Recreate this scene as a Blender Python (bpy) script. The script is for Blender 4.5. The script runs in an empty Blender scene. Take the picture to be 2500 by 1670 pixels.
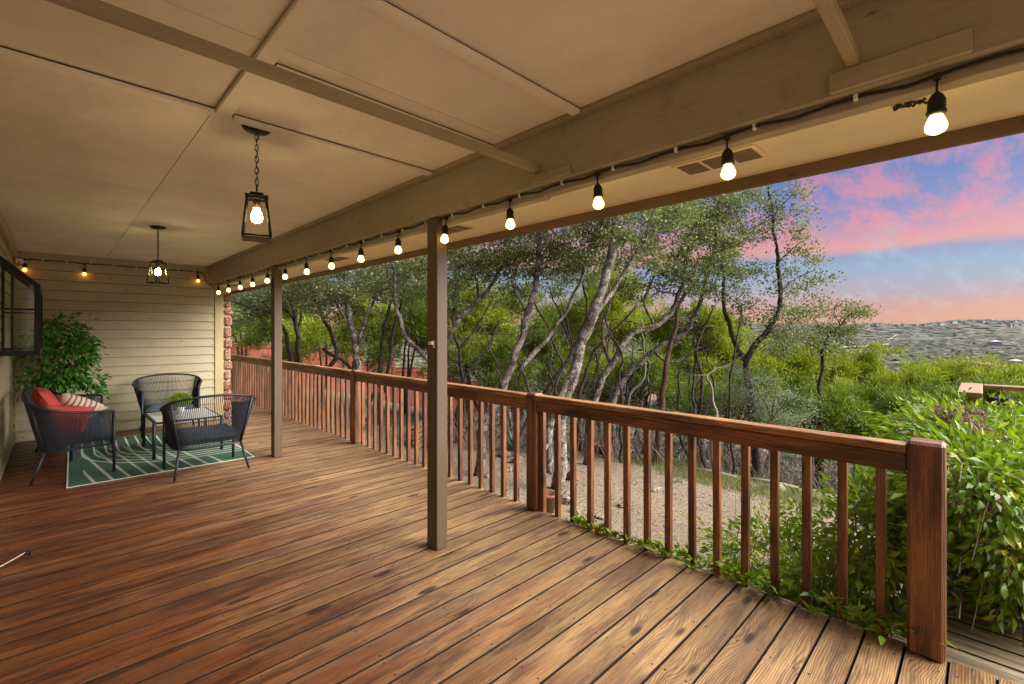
import bpy, math, random
import numpy as np
from mathutils import Vector, Matrix, noise as mnoise
R = math.radians
rng = np.random.default_rng(7)
random.seed(7)
SC = bpy.context.scene
COL = SC.collection

# ------------------------------------------------------------------ camera, sky, sun, exposure
H = 1.42                       # eye height above the deck
AZ = 45.4                      # viewing azimuth from +x (x = away from the house, y = along the porch)
cam_d = bpy.data.cameras.new('camera'); cam = bpy.data.objects.new('camera', cam_d); COL.objects.link(cam)
cam.location = (0, 0, H); cam.rotation_euler = (R(90), 0, R(AZ - 90))
cam_d.sensor_width = 36; cam_d.lens = 16.33; cam_d.shift_y = -0.0108
cam_d.clip_start = 0.05; cam_d.clip_end = 30000
SC.camera = cam
SUN_EL, SUN_AZ = R(37), R(-50)
sun_d = bpy.data.lights.new('sun', 'SUN'); sun = bpy.data.objects.new('sun', sun_d); COL.objects.link(sun)
sun_d.energy = 4.6; sun_d.angle = R(60); sun_d.color = (1.0, 0.97, 0.92)
sdir = Vector((math.cos(SUN_EL) * math.cos(SUN_AZ), math.cos(SUN_EL) * math.sin(SUN_AZ), math.sin(SUN_EL)))
sun.rotation_euler = sdir.to_track_quat('Z', 'Y').to_euler()
SC.view_settings.view_transform = 'Standard'; SC.view_settings.look = 'None'
SC.view_settings.exposure = 1.58; SC.view_settings.gamma = 1.0
SC.view_settings.use_curve_mapping = False
SC.render.engine = 'CYCLES'
SC.cycles.max_bounces = 6; SC.cycles.diffuse_bounces = 4; SC.cycles.volume_bounces = 0; SC.cycles.light_sampling_threshold = 0.03; SC.cycles.glossy_bounces = 2; SC.cycles.transmission_bounces = 2; SC.cycles.transparent_max_bounces = 10

def lin(c):
    return tuple(((v / 12.92) if v <= 0.04045 else ((v + 0.055) / 1.055) ** 2.4) for v in [k / 255 for k in c]) + (1.0,)

class NT:
    """small node-tree writer"""
    def __init__(s, tree): s.t = tree; s.n = tree.nodes; s.l = tree.links; s.n.clear()
    def a(s, typ, **kw):
        nd = s.n.new(typ)
        for k, v in kw.items():
            if k.startswith('i_'):
                key = k[2:]
                key = int(key) if key.isdigit() else key.replace('_', ' ')
                s.put(nd.inputs[key], v)
            else: setattr(nd, k, v)
        return nd
    def put(s, inp, v):
        if isinstance(v, bpy.types.NodeSocket): s.l.new(v, inp)
        elif isinstance(v, bpy.types.Node): s.l.new(v.outputs[0], inp)
        else: inp.default_value = v
    def m(s, op, a, b=0.0, c=0.0):
        nd = s.n.new('ShaderNodeMath'); nd.operation = op
        s.put(nd.inputs[0], a); s.put(nd.inputs[1], b); s.put(nd.inputs[2], c); return nd.outputs[0]
    def mix(s, f, a, b, mode='MIX'):
        nd = s.n.new('ShaderNodeMix'); nd.data_type = 'RGBA'; nd.blend_type = mode
        s.put(nd.inputs[0], f); s.put(nd.inputs[6], a); s.put(nd.inputs[7], b); return nd.outputs[2]
    def ramp(s, f, stops, interp='LINEAR'):
        nd = s.n.new('ShaderNodeValToRGB'); s.put(nd.inputs[0], f); cr = nd.color_ramp; cr.interpolation = interp
        while len(cr.elements) < len(stops): cr.elements.new(0.5)
        for e, (p, c) in zip(cr.elements, stops):
            e.position = p; e.color = c if hasattr(c, '__len__') else (c, c, c, 1)
        return nd.outputs[0]
    def noise(s, vec, scale, detail=3.0, rough=0.5, out=0):
        nd = s.n.new('ShaderNodeTexNoise'); s.put(nd.inputs['Vector'], vec)
        nd.inputs['Scale'].default_value = scale; nd.inputs['Detail'].default_value = detail
        nd.inputs['Roughness'].default_value = rough; return nd.outputs[out]
    def mapv(s, vec, loc=(0, 0, 0), sc=(1, 1, 1), rot=(0, 0, 0)):
        nd = s.n.new('ShaderNodeMapping'); s.put(nd.inputs[0], vec); s.put(nd.inputs[1], loc)
        nd.inputs[2].default_value = rot; nd.inputs[3].default_value = sc; return nd.outputs[0]

# --- sky: sunset bands over a Nishita base, the same in every direction
world = bpy.data.worlds.new('World'); SC.world = world; world.use_nodes = True
w = NT(world.node_tree)
tc = w.a('ShaderNodeTexCoord')
sep = w.a('ShaderNodeSeparateXYZ', i_0=tc.outputs['Generated'])
z = sep.outputs[2]
zc = w.m('MAXIMUM', z, 0.0)
inv = w.m('DIVIDE', 1.0, w.m('ADD', zc, 0.10))
comb = w.a('ShaderNodeCombineXYZ', i_0=w.m('MULTIPLY', sep.outputs[0], inv), i_1=w.m('MULTIPLY', sep.outputs[1], inv), i_2=0.0)
pl = comb.outputs[0]
warp = w.noise(w.mapv(pl, sc=(0.5, 1.0, 1), rot=(0, 0, R(-20))), 0.9, 5, 0.55)
elev = w.m('ADD', z, w.m('MULTIPLY', w.m('SUBTRACT', warp, 0.5), 0.055))
SKY = [(0.0, (236, 160, 140)), (.020, (240, 158, 128)), (.045, (228, 146, 146)), (.066, (190, 152, 172)), (.085, (150, 158, 196)),
       (.108, (132, 162, 204)), (.128, (124, 136, 190)), (.142, (248, 140, 120)), (.160, (240, 132, 136)), (.185, (176, 120, 170)),
       (.225, (112, 110, 184)), (.265, (66, 98, 180)), (.36, (74, 108, 188)), (.6, (128, 146, 196)), (1.0, (140, 152, 190))]
band = w.ramp(elev, [(p, lin(c)) for p, c in SKY])
cl = w.noise(w.mapv(pl, loc=(3.1, 1.7, 0), sc=(0.55, 1.7, 1), rot=(0, 0, R(-28))), 3.0, 9, 0.68)
cl2 = w.noise(w.mapv(pl, loc=(9.1, 4.7, 0), sc=(0.4, 2.4, 1), rot=(0, 0, R(-44))), 2.6, 7, 0.6)
clf = w.m('MULTIPLY', w.ramp(cl, [(0.45, 0.0), (0.60, 1.0)]), w.ramp(z, [(0.13, 0.0), (0.18, 1.0)]))
ccol = w.ramp(z, [(0.12, lin((255, 138, 110))), (.20, lin((250, 118, 132))), (.27, lin((214, 110, 150))), (.36, lin((176, 110, 160))), (.7, lin((190, 160, 190)))])
skyc = w.mix(w.m('MULTIPLY', clf, 0.9), band, ccol)
lf = w.m('MULTIPLY', w.ramp(cl2, [(0.50, 0.0), (0.66, 1.0)]), w.ramp(z, [(0.0, 1.0), (0.12, 0.9), (0.2, 0.0)]))
lcol = w.ramp(w.m('ADD', z, w.m('MULTIPLY', warp, 0.02)), [(0.0, lin((250, 176, 140))), (.045, lin((244, 190, 150))), (.075, lin((196, 200, 218))), (.13, lin((172, 206, 228)))])
skyc = w.mix(w.m('MULTIPLY', lf, 0.55), skyc, lcol)
nish = w.a('ShaderNodeTexSky', sky_type='NISHITA'); nish.sun_disc = False
nish.sun_elevation = SUN_EL; nish.sun_rotation = R(90) - SUN_AZ; nish.dust_density = 2.0
bgA = w.a('ShaderNodeBackground', i_Color=skyc, i_Strength=0.215)
bgB = w.a('ShaderNodeBackground', i_Color=nish.outputs[0], i_Strength=0.015)
add = w.a('ShaderNodeAddShader', i_0=bgA.outputs[0], i_1=bgB.outputs[0])
wo = w.a('ShaderNodeOutputWorld', i_Surface=add.outputs[0])

# ------------------------------------------------------------------ helpers
def tag(o, label=None, cat=None, group=None, kind=None):
    if label: o['label'] = label
    if cat: o['category'] = cat
    if group: o['group'] = group
    if kind: o['kind'] = kind
    return o
def empty(name, loc=(0, 0, 0), rz=0, label=None, cat=None, group=None, kind=None):
    o = bpy.data.objects.new(name, None); COL.objects.link(o); o.empty_display_size = 0.1
    o.location = loc; o.rotation_euler = (0, 0, rz); return tag(o, label, cat, group, kind)
def link(name, me, parent=None, loc=(0, 0, 0), rot=(0, 0, 0)):
    o = bpy.data.objects.new(name, me); COL.objects.link(o); o.parent = parent; o.location = loc; o.rotation_euler = rot; return o
def copy_tree(o, parent=None):
    c = o.copy(); COL.objects.link(c); c.parent = parent
    for ch in list(o.children): copy_tree(ch, c)
    return c

class MB:
    def __init__(s): s.v = []; s.f = []; s.mi = []; s.sm = []
    def add(s, vs, fs, mi=0, sm=False):
        b = len(s.v); s.v += [tuple(v) for v in vs]; s.f += [tuple(b + i for i in f) for f in fs]
        s.mi += [mi] * len(fs); s.sm += [sm] * len(fs); return s
    def box(s, x0, x1, y0, y1, z0, z1, c=0.0, M=None, mi=0):
        """box, edges chamfered by c"""
        if c <= 0:
            vs = [(x, y, z) for x in (x0, x1) for y in (y0, y1) for z in (z0, z1)]
            fs = [(0, 1, 3, 2), (4, 6, 7, 5), (0, 4, 5, 1), (2, 3, 7, 6), (0, 2, 6, 4), (1, 5, 7, 3)]
        else:
            X = (x0, x1); Y = (y0, y1); Z = (z0, z1); vs = []; idx = {}
            for i in (0, 1):
                for j in (0, 1):
                    for k in (0, 1):
                        sx = c if i == 0 else -c; sy = c if j == 0 else -c; sz = c if k == 0 else -c
                        for ax, p in enumerate([(X[i], Y[j] + sy, Z[k] + sz), (X[i] + sx, Y[j], Z[k] + sz), (X[i] + sx, Y[j] + sy, Z[k])]):
                            idx[(i, j, k, ax)] = len(vs); vs.append(p)
            fs = []
            for i in (0, 1):
                fs.append([idx[(i, 0, 0, 0)], idx[(i, 1, 0, 0)], idx[(i, 1, 1, 0)], idx[(i, 0, 1, 0)]][::(-1 if i == 0 else 1)])
                fs.append([idx[(0, i, 0, 1)], idx[(1, i, 0, 1)], idx[(1, i, 1, 1)], idx[(0, i, 1, 1)]][::(1 if i == 0 else -1)])
                fs.append([idx[(0, 0, i, 2)], idx[(1, 0, i, 2)], idx[(1, 1, i, 2)], idx[(0, 1, i, 2)]][::(-1 if i == 0 else 1)])
            for a in (0, 1):
                for b in (0, 1):
                    fs.append([idx[(a, b, 0, 0)], idx[(a, b, 1, 0)], idx[(a, b, 1, 1)], idx[(a, b, 0, 1)]])
                    fs.append([idx[(a, 0, b, 0)], idx[(a, 1, b, 0)], idx[(a, 1, b, 2)], idx[(a, 0, b, 2)]])
                    fs.append([idx[(0, a, b, 1)], idx[(1, a, b, 1)], idx[(1, a, b, 2)], idx[(0, a, b, 2)]])
                    for k in (0, 1): fs.append([idx[(a, b, k, 0)], idx[(a, b, k, 1)], idx[(a, b, k, 2)]])
        if M is not None: vs = [M @ Vector(v) for v in vs]
        return s.add(vs, fs, mi)
    def tube(s, pts, rad, n=6, caps=True, mi=0, closed=False, flat=1.0):
        pts = [Vector(p) for p in pts]; m = len(pts)
        if not hasattr(rad, '__len__'): rad = [rad] * m
        b = len(s.v); up = None
        for i, p in enumerate(pts):
            if closed: t = (pts[(i + 1) % m] - pts[i - 1])
            else: t = pts[min(i + 1, m - 1)] - pts[max(i - 1, 0)]
            if t.length < 1e-9: t = Vector((0, 0, 1))
            t.normalize()
            if up is None:
                up = Vector((0, 0, 1)) if abs(t.z) < 0.9 else Vector((1, 0, 0))
            u = (up - t * up.dot(t)); 
            if u.length < 1e-6: u = t.orthogonal()
            u.normalize(); v2 = t.cross(u); up = u
            for k in range(n):
                a = 2 * math.pi * k / n
                q = p + (u * math.cos(a) * flat + v2 * math.sin(a)) * rad[i]; s.v.append((q.x, q.y, q.z))
        segs = m if closed else m - 1
        for i in range(segs):
            for k in range(n):
                i2 = (i + 1) % m
                s.f.append((b + i * n + k, b + i * n + (k + 1) % n, b + i2 * n + (k + 1) % n, b + i2 * n + k)); s.mi.append(mi); s.sm.append(True)
        if caps and not closed:
            s.f.append(tuple(b + k for k in range(n))[::-1]); s.mi.append(mi); s.sm.append(False)
            s.f.append(tuple(b + (m - 1) * n + k for k in range(n))); s.mi.append(mi); s.sm.append(False)
        return s
    def lathe(s, prof, n=16, c=(0, 0, 0), mi=0, sm=True):
        b = len(s.v)
        for r, zz in prof:
            for k in range(n):
                a = 2 * math.pi * k / n; s.v.append((c[0] + r * math.cos(a), c[1] + r * math.sin(a), c[2] + zz))
        for i in range(len(prof) - 1):
            for k in range(n):
                s.f.append((b + i * n + k, b + i * n + (k + 1) % n, b + (i + 1) * n + (k + 1) % n, b + (i + 1) * n + k)); s.mi.append(mi); s.sm.append(sm)
        return s
    def mesh(s, name, mats):
        me = bpy.data.meshes.new(name); me.from_pydata(s.v, [], s.f)
        for m in (mats if isinstance(mats, (list, tuple)) else [mats]): me.materials.append(m)
        me.polygons.foreach_set('material_index', s.mi); me.polygons.foreach_set('use_smooth', s.sm); me.update(); return me
    def build(s, name, mats, parent=None, loc=(0, 0, 0), rot=(0, 0, 0)):
        return link(name, s.mesh(name, mats), parent, loc, rot)

def np_mesh(name, V, F, mat, smooth=False):
    """V (n,3), F (m,k) -> mesh, quickly"""
    me = bpy.data.meshes.new(name); V = np.ascontiguousarray(V, dtype=np.float32); F = np.ascontiguousarray(F, dtype=np.int32)
    k = F.shape[1]; me.vertices.add(len(V)); me.vertices.foreach_set('co', V.ravel())
    me.loops.add(F.size); me.loops.foreach_set('vertex_index', F.ravel())
    me.polygons.add(len(F)); me.polygons.foreach_set('loop_start', np.arange(0, F.size, k, dtype=np.int32))
    me.polygons.foreach_set('use_smooth', np.full(len(F), smooth)); me.materials.append(mat); me.update(calc_edges=True); return me

def P(dx, dy, d):
    """survey helper: a sight line and a distance turned into a place"""
    nx = dx * 1.0652; ny = dy * 1.0652; r = (nx - 1250) / 1134 * d
    return Vector((.7022 * d + .7120 * r, .7120 * d - .7022 * r, H - (ny - 808) / 1134 * d))

# ------------------------------------------------------------------ materials
def new_mat(name):
    m = bpy.data.materials.new(name); m.use_nodes = True; t = NT(m.node_tree); return m, t
def finish(t, color, rough=0.6, bump=None, bstr=0.2, bdist=0.01, **kw):
    bs = t.a('ShaderNodeBsdfPrincipled'); t.put(bs.inputs['Base Color'], color); t.put(bs.inputs['Roughness'], rough)
    for k, v in kw.items(): t.put(bs.inputs[k.replace('_', ' ')], v)
    if bump is not None:
        bp = t.a('ShaderNodeBump'); bp.inputs['Strength'].default_value = bstr; bp.inputs['Distance'].default_value = bdist
        t.put(bp.inputs['Height'], bump); t.put(bs.inputs['Normal'], bp.outputs[0])
    out = t.a('ShaderNodeOutputMaterial'); t.l.new(bs.outputs[0], out.inputs[0]); return bs

def wood(name, axis, light, mid, dark, grey=None, rings=55.0, rough=0.5, wear=None, nails=False, contrast=1.0, bstr=0.35, kn=1.0):
    """stained timber: grain along an axis, rings flowing round knots, stain patches"""
    m, t = new_mat(name)
    tcn = t.a('ShaderNodeTexCoord'); oi = t.a('ShaderNodeObjectInfo'); rnd = oi.outputs['Random']
    off = t.a('ShaderNodeCombineXYZ', i_0=t.m('MULTIPLY', rnd, 37.0), i_1=t.m('MULTIPLY', rnd, 91.0), i_2=t.m('MULTIPLY', rnd, 53.0))
    obj = tcn.outputs['Object']
    vec = t.a('ShaderNodeVectorMath', i_0=obj, i_1=off.outputs[0]).outputs[0]
    rot = {'x': (0, 0, 0), 'y': (0, 0, R(-90)), 'z': (0, R(90), 0)}[axis]
    v = t.mapv(vec, rot=rot)                         # grain now along x
    st = t.mapv(v, sc=(0.10, 1, 1))
    # knots
    vor = t.a('ShaderNodeTexVoronoi'); vor.inputs['Scale'].default_value = 1.0; vor.inputs['Randomness'].default_value = 1.0
    t.put(vor.inputs['Vector'], t.mapv(v, sc=(2.1, 6.2, 6.2)))
    kd = vor.outputs['Distance']
    kpush = t.ramp(kd, [(0.0, 1.0), (0.12, 0.75), (0.55, 0.0)], 'EASE')
    knot = t.ramp(kd, [(0.085, 1.0), (0.17, 0.0)], 'EASE')
    low = t.noise(t.mapv(v, sc=(0.25, 1, 1)), 5.0, 2, 0.5)
    sv = t.a('ShaderNodeSeparateXYZ', i_0=v)
    ph = t.m('ADD', t.m('MULTIPLY', t.m('ADD', sv.outputs[1], t.m('MULTIPLY', sv.outputs[2], 0.6)), rings * 10.5), t.m('MULTIPLY', low, rings * .6 * (.35 + .65 * kn)))
    ph = t.m('ADD', ph, t.m('MULTIPLY', kpush, 30.0 * kn))
    ph = t.m('ADD', ph, t.m('MULTIPLY', t.noise(st, 60, 3, 0.6), 1.6))
    ring = t.m('MULTIPLY_ADD', t.m('SINE', ph), 0.5, 0.5)
    fine = t.noise(t.mapv(v, sc=(0.035, 1, 1)), 160, 4, 0.65)
    patch = t.noise(t.mapv(v, sc=(0.22, 1, 1)), 7.5, 7, 0.68)
    patch2 = t.noise(t.mapv(v, loc=(7, 3, 1), sc=(0.13, 1, 1)), 15.0, 7, 0.7)
    base = t.mix(t.ramp(patch, [(0.36, 0.0), (0.62, 1.0)]), lin(mid), lin(light))
    base = t.mix(t.m('MULTIPLY', t.ramp(patch2, [(0.46, 0.0), (0.58, 1.0)]), 0.78 * contrast), base, lin(dark))
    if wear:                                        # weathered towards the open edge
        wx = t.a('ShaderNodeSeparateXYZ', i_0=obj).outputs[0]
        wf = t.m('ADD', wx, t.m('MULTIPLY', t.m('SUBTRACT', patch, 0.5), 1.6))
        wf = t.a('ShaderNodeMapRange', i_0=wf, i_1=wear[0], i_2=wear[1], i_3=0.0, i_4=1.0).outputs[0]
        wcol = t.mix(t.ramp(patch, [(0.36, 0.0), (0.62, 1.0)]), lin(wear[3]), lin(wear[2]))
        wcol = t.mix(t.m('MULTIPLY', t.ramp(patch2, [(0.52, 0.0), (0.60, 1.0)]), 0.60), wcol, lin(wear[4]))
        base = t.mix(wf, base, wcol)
    base = t.mix(t.m('MULTIPLY', t.ramp(ring, [(0.35, 0.0), (0.95, 1.0)]), 0.34 * contrast), base, lin(dark))
    base = t.mix(t.m('MULTIPLY', t.ramp(fine, [(0.40, 0.0), (0.66, 1.0)]), 0.50 * contrast), base, lin(dark))
    if grey is not None:
        base = t.mix(t.m('MULTIPLY', t.ramp(t.noise(st, 14, 4, 0.6), [(0.52, 0.0), (0.68, 1.0)]), 0.55), base, lin(grey))
    base = t.mix(t.m('MULTIPLY', knot, 0.85), base, (0.022, 0.014, 0.011, 1))
    bright = t.m('MULTIPLY_ADD', rnd, 0.42, 0.79)
    hs = t.a('ShaderNodeHueSaturation', i_Color=base, i_Value=bright)
    hs.inputs['Saturation'].default_value = 1.0
    col = hs.outputs[0]
    bump = t.m('ADD', t.m('MULTIPLY', ring, 0.5), t.m('MULTIPLY', fine, 0.5))
    if nails:
        sx = t.a('ShaderNodeSeparateXYZ', i_0=obj)
        fx = t.m('SUBTRACT', t.m('FRACT', t.m('ADD', t.m('DIVIDE', sx.outputs[0], 0.407), t.m('MULTIPLY', rnd, 0.05))), 0.5)
        fx = t.m('MULTIPLY', fx, 0.407)
        fy = t.m('SUBTRACT', t.m('ABSOLUTE', sx.outputs[1]), 0.045)
        dd = t.m('SQRT', t.m('ADD', t.m('MULTIPLY', fx, fx), t.m('MULTIPLY', fy, fy)))
        nl = t.m('LESS_THAN', dd, 0.0055)
        col = t.mix(t.m('MULTIPLY', nl, 0.9), col, (0.012, 0.01, 0.009, 1))
        bump = t.m('SUBTRACT', bump, t.m('MULTIPLY', nl, 1.5))
    rg = t.m('ADD', rough, t.m('MULTIPLY', t.m('SUBTRACT', patch2, 0.5), 0.35))
    finish(t, col, rg, bump, bstr, 0.004)
    return m

def painted(name, col, var=0.12, rough=0.6, grain=None, dirt=0.25, scale=3.0, dirtcol=(60, 42, 26), bstr=0.15):
    m, t = new_mat(name); tcn = t.a('ShaderNodeTexCoord'); oi = t.a('ShaderNodeObjectInfo')
    off = t.a('ShaderNodeVectorMath', operation='ADD', i_0=tcn.outputs['Object'])
    cmb = t.a('ShaderNodeCombineXYZ', i_0=t.m('MULTIPLY', oi.outputs['Random'], 31.0), i_1=t.m('MULTIPLY', oi.outputs['Random'], 17.0), i_2=0.0)
    t.put(off.inputs[1], cmb.outputs[0]); v = off.outputs[0]
    n1 = t.noise(v, scale, 5, 0.6); n2 = t.noise(v, scale * 6, 4, 0.65)
    c = t.mix(t.ramp(n1, [(0.3, 0.0), (0.7, 1.0)]), tuple(k * (1 - var) for k in lin(col)[:3]) + (1,), tuple(min(1, k * (1 + var)) for k in lin(col)[:3]) + (1,))
    c = t.mix(t.m('MULTIPLY', t.ramp(n2, [(0.56, 0.0), (0.78, 1.0)]), dirt), c, lin(dirtcol))
    bump = n2
    if not grain:
        sp = t.a('ShaderNodeTexVoronoi'); sp.inputs['Scale'].default_value = 5.0; t.put(sp.inputs['Vector'], v)
        c = t.mix(t.m('MULTIPLY', t.ramp(sp.outputs['Distance'], [(0.018, 1.0), (0.035, 0.0)]), 0.55), c, lin(dirtcol))
        st_ = t.noise(t.mapv(v, sc=(1, .35, 1)), 2.4, 6, 0.7)
        c = t.mix(t.m('MULTIPLY', t.ramp(st_, [(0.52, 0.0), (0.68, 1.0)]), 0.22), c, tuple(k * .55 for k in lin(col)[:3]) + (1,))
    if grain:
        sc = {'x': (0.06, 1, 1), 'y': (1, 0.06, 1), 'z': (1, 1, 0.06)}[grain]
        g = t.noise(t.mapv(v, sc=sc), 70, 4, 0.6)
        c = t.mix(t.m('MULTIPLY', t.ramp(g, [(0.45, 0.0), (0.8, 1.0)]), 0.28), c, tuple(k * 0.45 for k in lin(col)[:3]) + (1,))
        sp = t.a('ShaderNodeTexVoronoi'); sp.inputs['Scale'].default_value = 9.0; t.put(sp.inputs['Vector'], t.mapv(v, sc=tuple(0.4 if q < 1 else 1 for q in sc)))
        c = t.mix(t.m('MULTIPLY', t.ramp(sp.outputs['Distance'], [(0.03, 1.0), (0.09, 0.0)]), 0.6), c, lin(dirtcol))
        bump = t.m('ADD', t.m('MULTIPLY', g, 0.7), t.m('MULTIPLY', n2, 0.3))
    finish(t, c, t.m('ADD', rough, t.m('MULTIPLY', n1, 0.15)), bump, bstr, 0.004); return m

def simple(name, col, rough=0.5, metal=0.0, bump=0.0, scale=60.0, var=0.15, lin_col=None):
    m, t = new_mat(name); tcn = t.a('ShaderNodeTexCoord'); n1 = t.noise(tcn.outputs['Object'], scale, 4, 0.6)
    c0 = lin_col if lin_col else lin(col)[:3]
    c = t.mix(n1, tuple(k * (1 - var) for k in c0) + (1,), tuple(min(1, k * (1 + var)) for k in c0) + (1,))
    finish(t, c, rough, n1, bump if bump else 0.05, 0.003, Metallic=metal); return m

def leafmat(name, c1, c2, c3=None, f3=0.08, rough=0.5, trans=0.35, dry=None):
    m, t = new_mat(name); geo = t.a('ShaderNodeNewGeometry'); rpi = geo.outputs['Random Per Island']
    tcn = t.a('ShaderNodeTexCoord')
    cl_ = t.noise(tcn.outputs['Object'], 1.7, 3, 0.6)
    f = t.m('ADD', t.m('MULTIPLY', rpi, 0.6), t.m('MULTIPLY', t.ramp(cl_, [(0.35, 0.0), (0.65, 1.0)]), 0.4))
    c = t.mix(f, tuple(c1) + (1,), tuple(c2) + (1,))
    if c3: c = t.mix(t.m('GREATER_THAN', t.m('FRACT', t.m('MULTIPLY', rpi, 7.31)), 1 - f3), c, tuple(c3) + (1,))
    bs = t.a('ShaderNodeBsdfPrincipled'); t.put(bs.inputs['Base Color'], c); bs.inputs['Roughness'].default_value = rough
    bs.inputs['Specular IOR Level'].default_value = 0.4
    tr = t.a('ShaderNodeBsdfTranslucent'); t.put(tr.inputs[0], t.mix(0.5, c, tuple(c2) + (1,)))
    mx = t.a('ShaderNodeMixShader'); mx.inputs[0].default_value = trans; t.l.new(bs.outputs[0], mx.inputs[1]); t.l.new(tr.outputs[0], mx.inputs[2])
    out = t.a('ShaderNodeOutputMaterial'); t.l.new(mx.outputs[0], out.inputs[0]); return m

def bark(name, a, b, c, scale=9.0, lichen=0.5, stretch=0.35):
    m, t = new_mat(name); tcn = t.a('ShaderNodeTexCoord'); v = tcn.outputs['Object']
    vs = t.mapv(v, sc=(1, 1, stretch))
    n1 = t.noise(vs, scale * 2.2, 5, 0.65); n2 = t.noise(v, scale * 0.8, 5, 0.7)
    vo = t.a('ShaderNodeTexVoronoi', feature='DISTANCE_TO_EDGE'); vo.inputs['Scale'].default_value = scale * 4; t.put(vo.inputs['Vector'], t.mapv(vs, sc=(1, 1, 1)))
    crack = t.ramp(vo.outputs['Distance'], [(0.0, 1.0), (0.12, 0.0)])
    col = t.mix(t.ramp(n1, [(0.35, 0.0), (0.65, 1.0)]), lin(a), lin(b))
    col = t.mix(t.m('MULTIPLY', t.ramp(n2, [(0.46, 0.0), (0.56, 1.0)]), lichen), col, lin(c))
    col = t.mix(t.m('MULTIPLY', crack, 0.6), col, (0.02, 0.015, 0.012, 1))
    finish(t, col, 0.9, t.m('SUBTRACT', n1, t.m('MULTIPLY', crack, 0.8)), 0.8, 0.02); return m

def emis(name, col, strength, rim=None):
    m, t = new_mat(name); e = t.a('ShaderNodeEmission'); e.inputs[1].default_value = strength; e.inputs[0].default_value = tuple(col) + (1,)
    out = t.a('ShaderNodeOutputMaterial'); t.l.new(e.outputs[0], out.inputs[0]); return m
def glassmat(name, tint=(1, 1, 1), gloss=0.12, alpha=0.0, rough=0.03):
    m, t = new_mat(name); tr = t.a('ShaderNodeBsdfTransparent'); tr.inputs[0].default_value = tuple(tint) + (1,)
    gl = t.a('ShaderNodeBsdfGlossy'); gl.inputs['Roughness'].default_value = rough
    fr = t.a('ShaderNodeFresnel'); fr.inputs[0].default_value = 1.45
    mx = t.a('ShaderNodeMixShader'); t.put(mx.inputs[0], t.m('MULTIPLY_ADD', fr.outputs[0], 0.02 if alpha < .01 else .12, alpha)); t.l.new(tr.outputs[0], mx.inputs[1]); t.l.new(gl.outputs[0], mx.inputs[2])
    out = t.a('ShaderNodeOutputMaterial'); t.l.new(mx.outputs[0], out.inputs[0]); return m

M = {}
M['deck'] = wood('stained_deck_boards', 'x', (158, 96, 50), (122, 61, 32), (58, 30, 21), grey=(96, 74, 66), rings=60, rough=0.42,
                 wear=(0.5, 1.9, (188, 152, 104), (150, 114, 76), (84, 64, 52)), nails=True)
M['deck2'] = wood('weathered_landing_boards', 'y', (206, 186, 148), (176, 152, 116), (104, 86, 64), grey=(150, 146, 128), rings=60, rough=0.7)
M['rail_y'] = wood('red_stained_rail', 'y', (148, 92, 52), (118, 66, 36), (56, 31, 19), rings=50, rough=0.5, kn=.5)
M['rail_green'] = wood('mossy_rail', 'y', (138, 122, 52), (110, 92, 36), (62, 48, 22), rings=42, rough=0.65)
M['rail_z'] = wood('red_stained_upright', 'z', (150, 96, 56), (120, 70, 39), (58, 34, 21), rings=60, rough=0.5, kn=.22)
M['cap'] = wood('worn_cap_rail', 'y', (196, 150, 96), (156, 104, 60), (76, 44, 26), rings=50, rough=0.6)
M['cap_x'] = wood('grey_worn_cap_rail', 'y', (190, 146, 108), (160, 116, 82), (92, 64, 46), rings=50, rough=0.7)
M['siding'] = painted('khaki_siding', (172, 160, 130), 0.10, 0.62, 'x', 0.12, 1.5)
M['siding_y'] = painted('khaki_siding_side', (178, 164, 130), 0.10, 0.62, 'y', 0.16, 1.5)
M['trim'] = painted('khaki_trim', (176, 156, 110), 0.08, 0.6, 'z', 0.12, 2)
M['ceiling'] = painted('tan_ceiling_board', (228, 217, 197), 0.12, 0.62, None, 0.10, 1.3, bstr=0.08)
M['batten'] = painted('tan_batten', (160, 142, 114), 0.08, 0.6, 'x', 0.22, 2)
M['beam'] = painted('tan_beam', (162, 148, 126), 0.10, 0.6, 'y', 0.30, 1.6)
M['soffit'] = painted('cream_soffit', (230, 212, 170), 0.06, 0.62, None, 0.08, 1.5, bstr=0.06)
M['fascia'] = painted('brown_fascia', (120, 96, 72), 0.10, 0.6, 'y', 0.2, 2)
M['post'] = painted('brown_post', (92, 73, 53), 0.10, 0.5, 'z', 0.25, 2)
M['edge'] = simple('dark_board_edge', (34, 22, 15), 0.95)  # dirty sides, coloured dark so sunlit edges still read as shaded gaps
M['gap'] = simple('dark_gap', (12, 9, 7), 0.9)
M['bronze'] = simple('dark_bronze_metal', (38, 36, 34), 0.4, 0.6)
M['black'] = simple('black_metal', (24, 24, 26), 0.42, 0.5)
M['rubber'] = simple('black_rubber', (22, 24, 27), 0.6)
M['white'] = simple('white_plastic', (225, 222, 214), 0.5)
M['chair'] = simple('charcoal_frame', (38, 42, 48), 0.5, 0.2)
M['rope'] = simple('charcoal_rope', (34, 38, 45), 0.85, 0, 0.3, 300)
M['cushion'] = simple('slate_cushion', (62, 72, 82), 0.9, 0, 0.3, 220)
M['coral'] = simple('coral_cloth', (184, 68, 56), 0.9, 0, 0.25, 200)
M['glass'] = glassmat('clear_glass', (0.97, 0.99, 0.97), alpha=0.03)
M['lampglass'] = glassmat('lamp_glass', (1.0, 0.98, 0.92), alpha=0.004)
M['winglass'] = glassmat('window_glass', (0.93, 0.96, 0.92), alpha=0.05)
M['bulb'] = emis('lit_bulb', (1.0, 0.80, 0.20), 3.2)
M['bulb_dim'] = emis('lit_bulb_amber', (1.0, 0.36, 0.06), 3)
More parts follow.
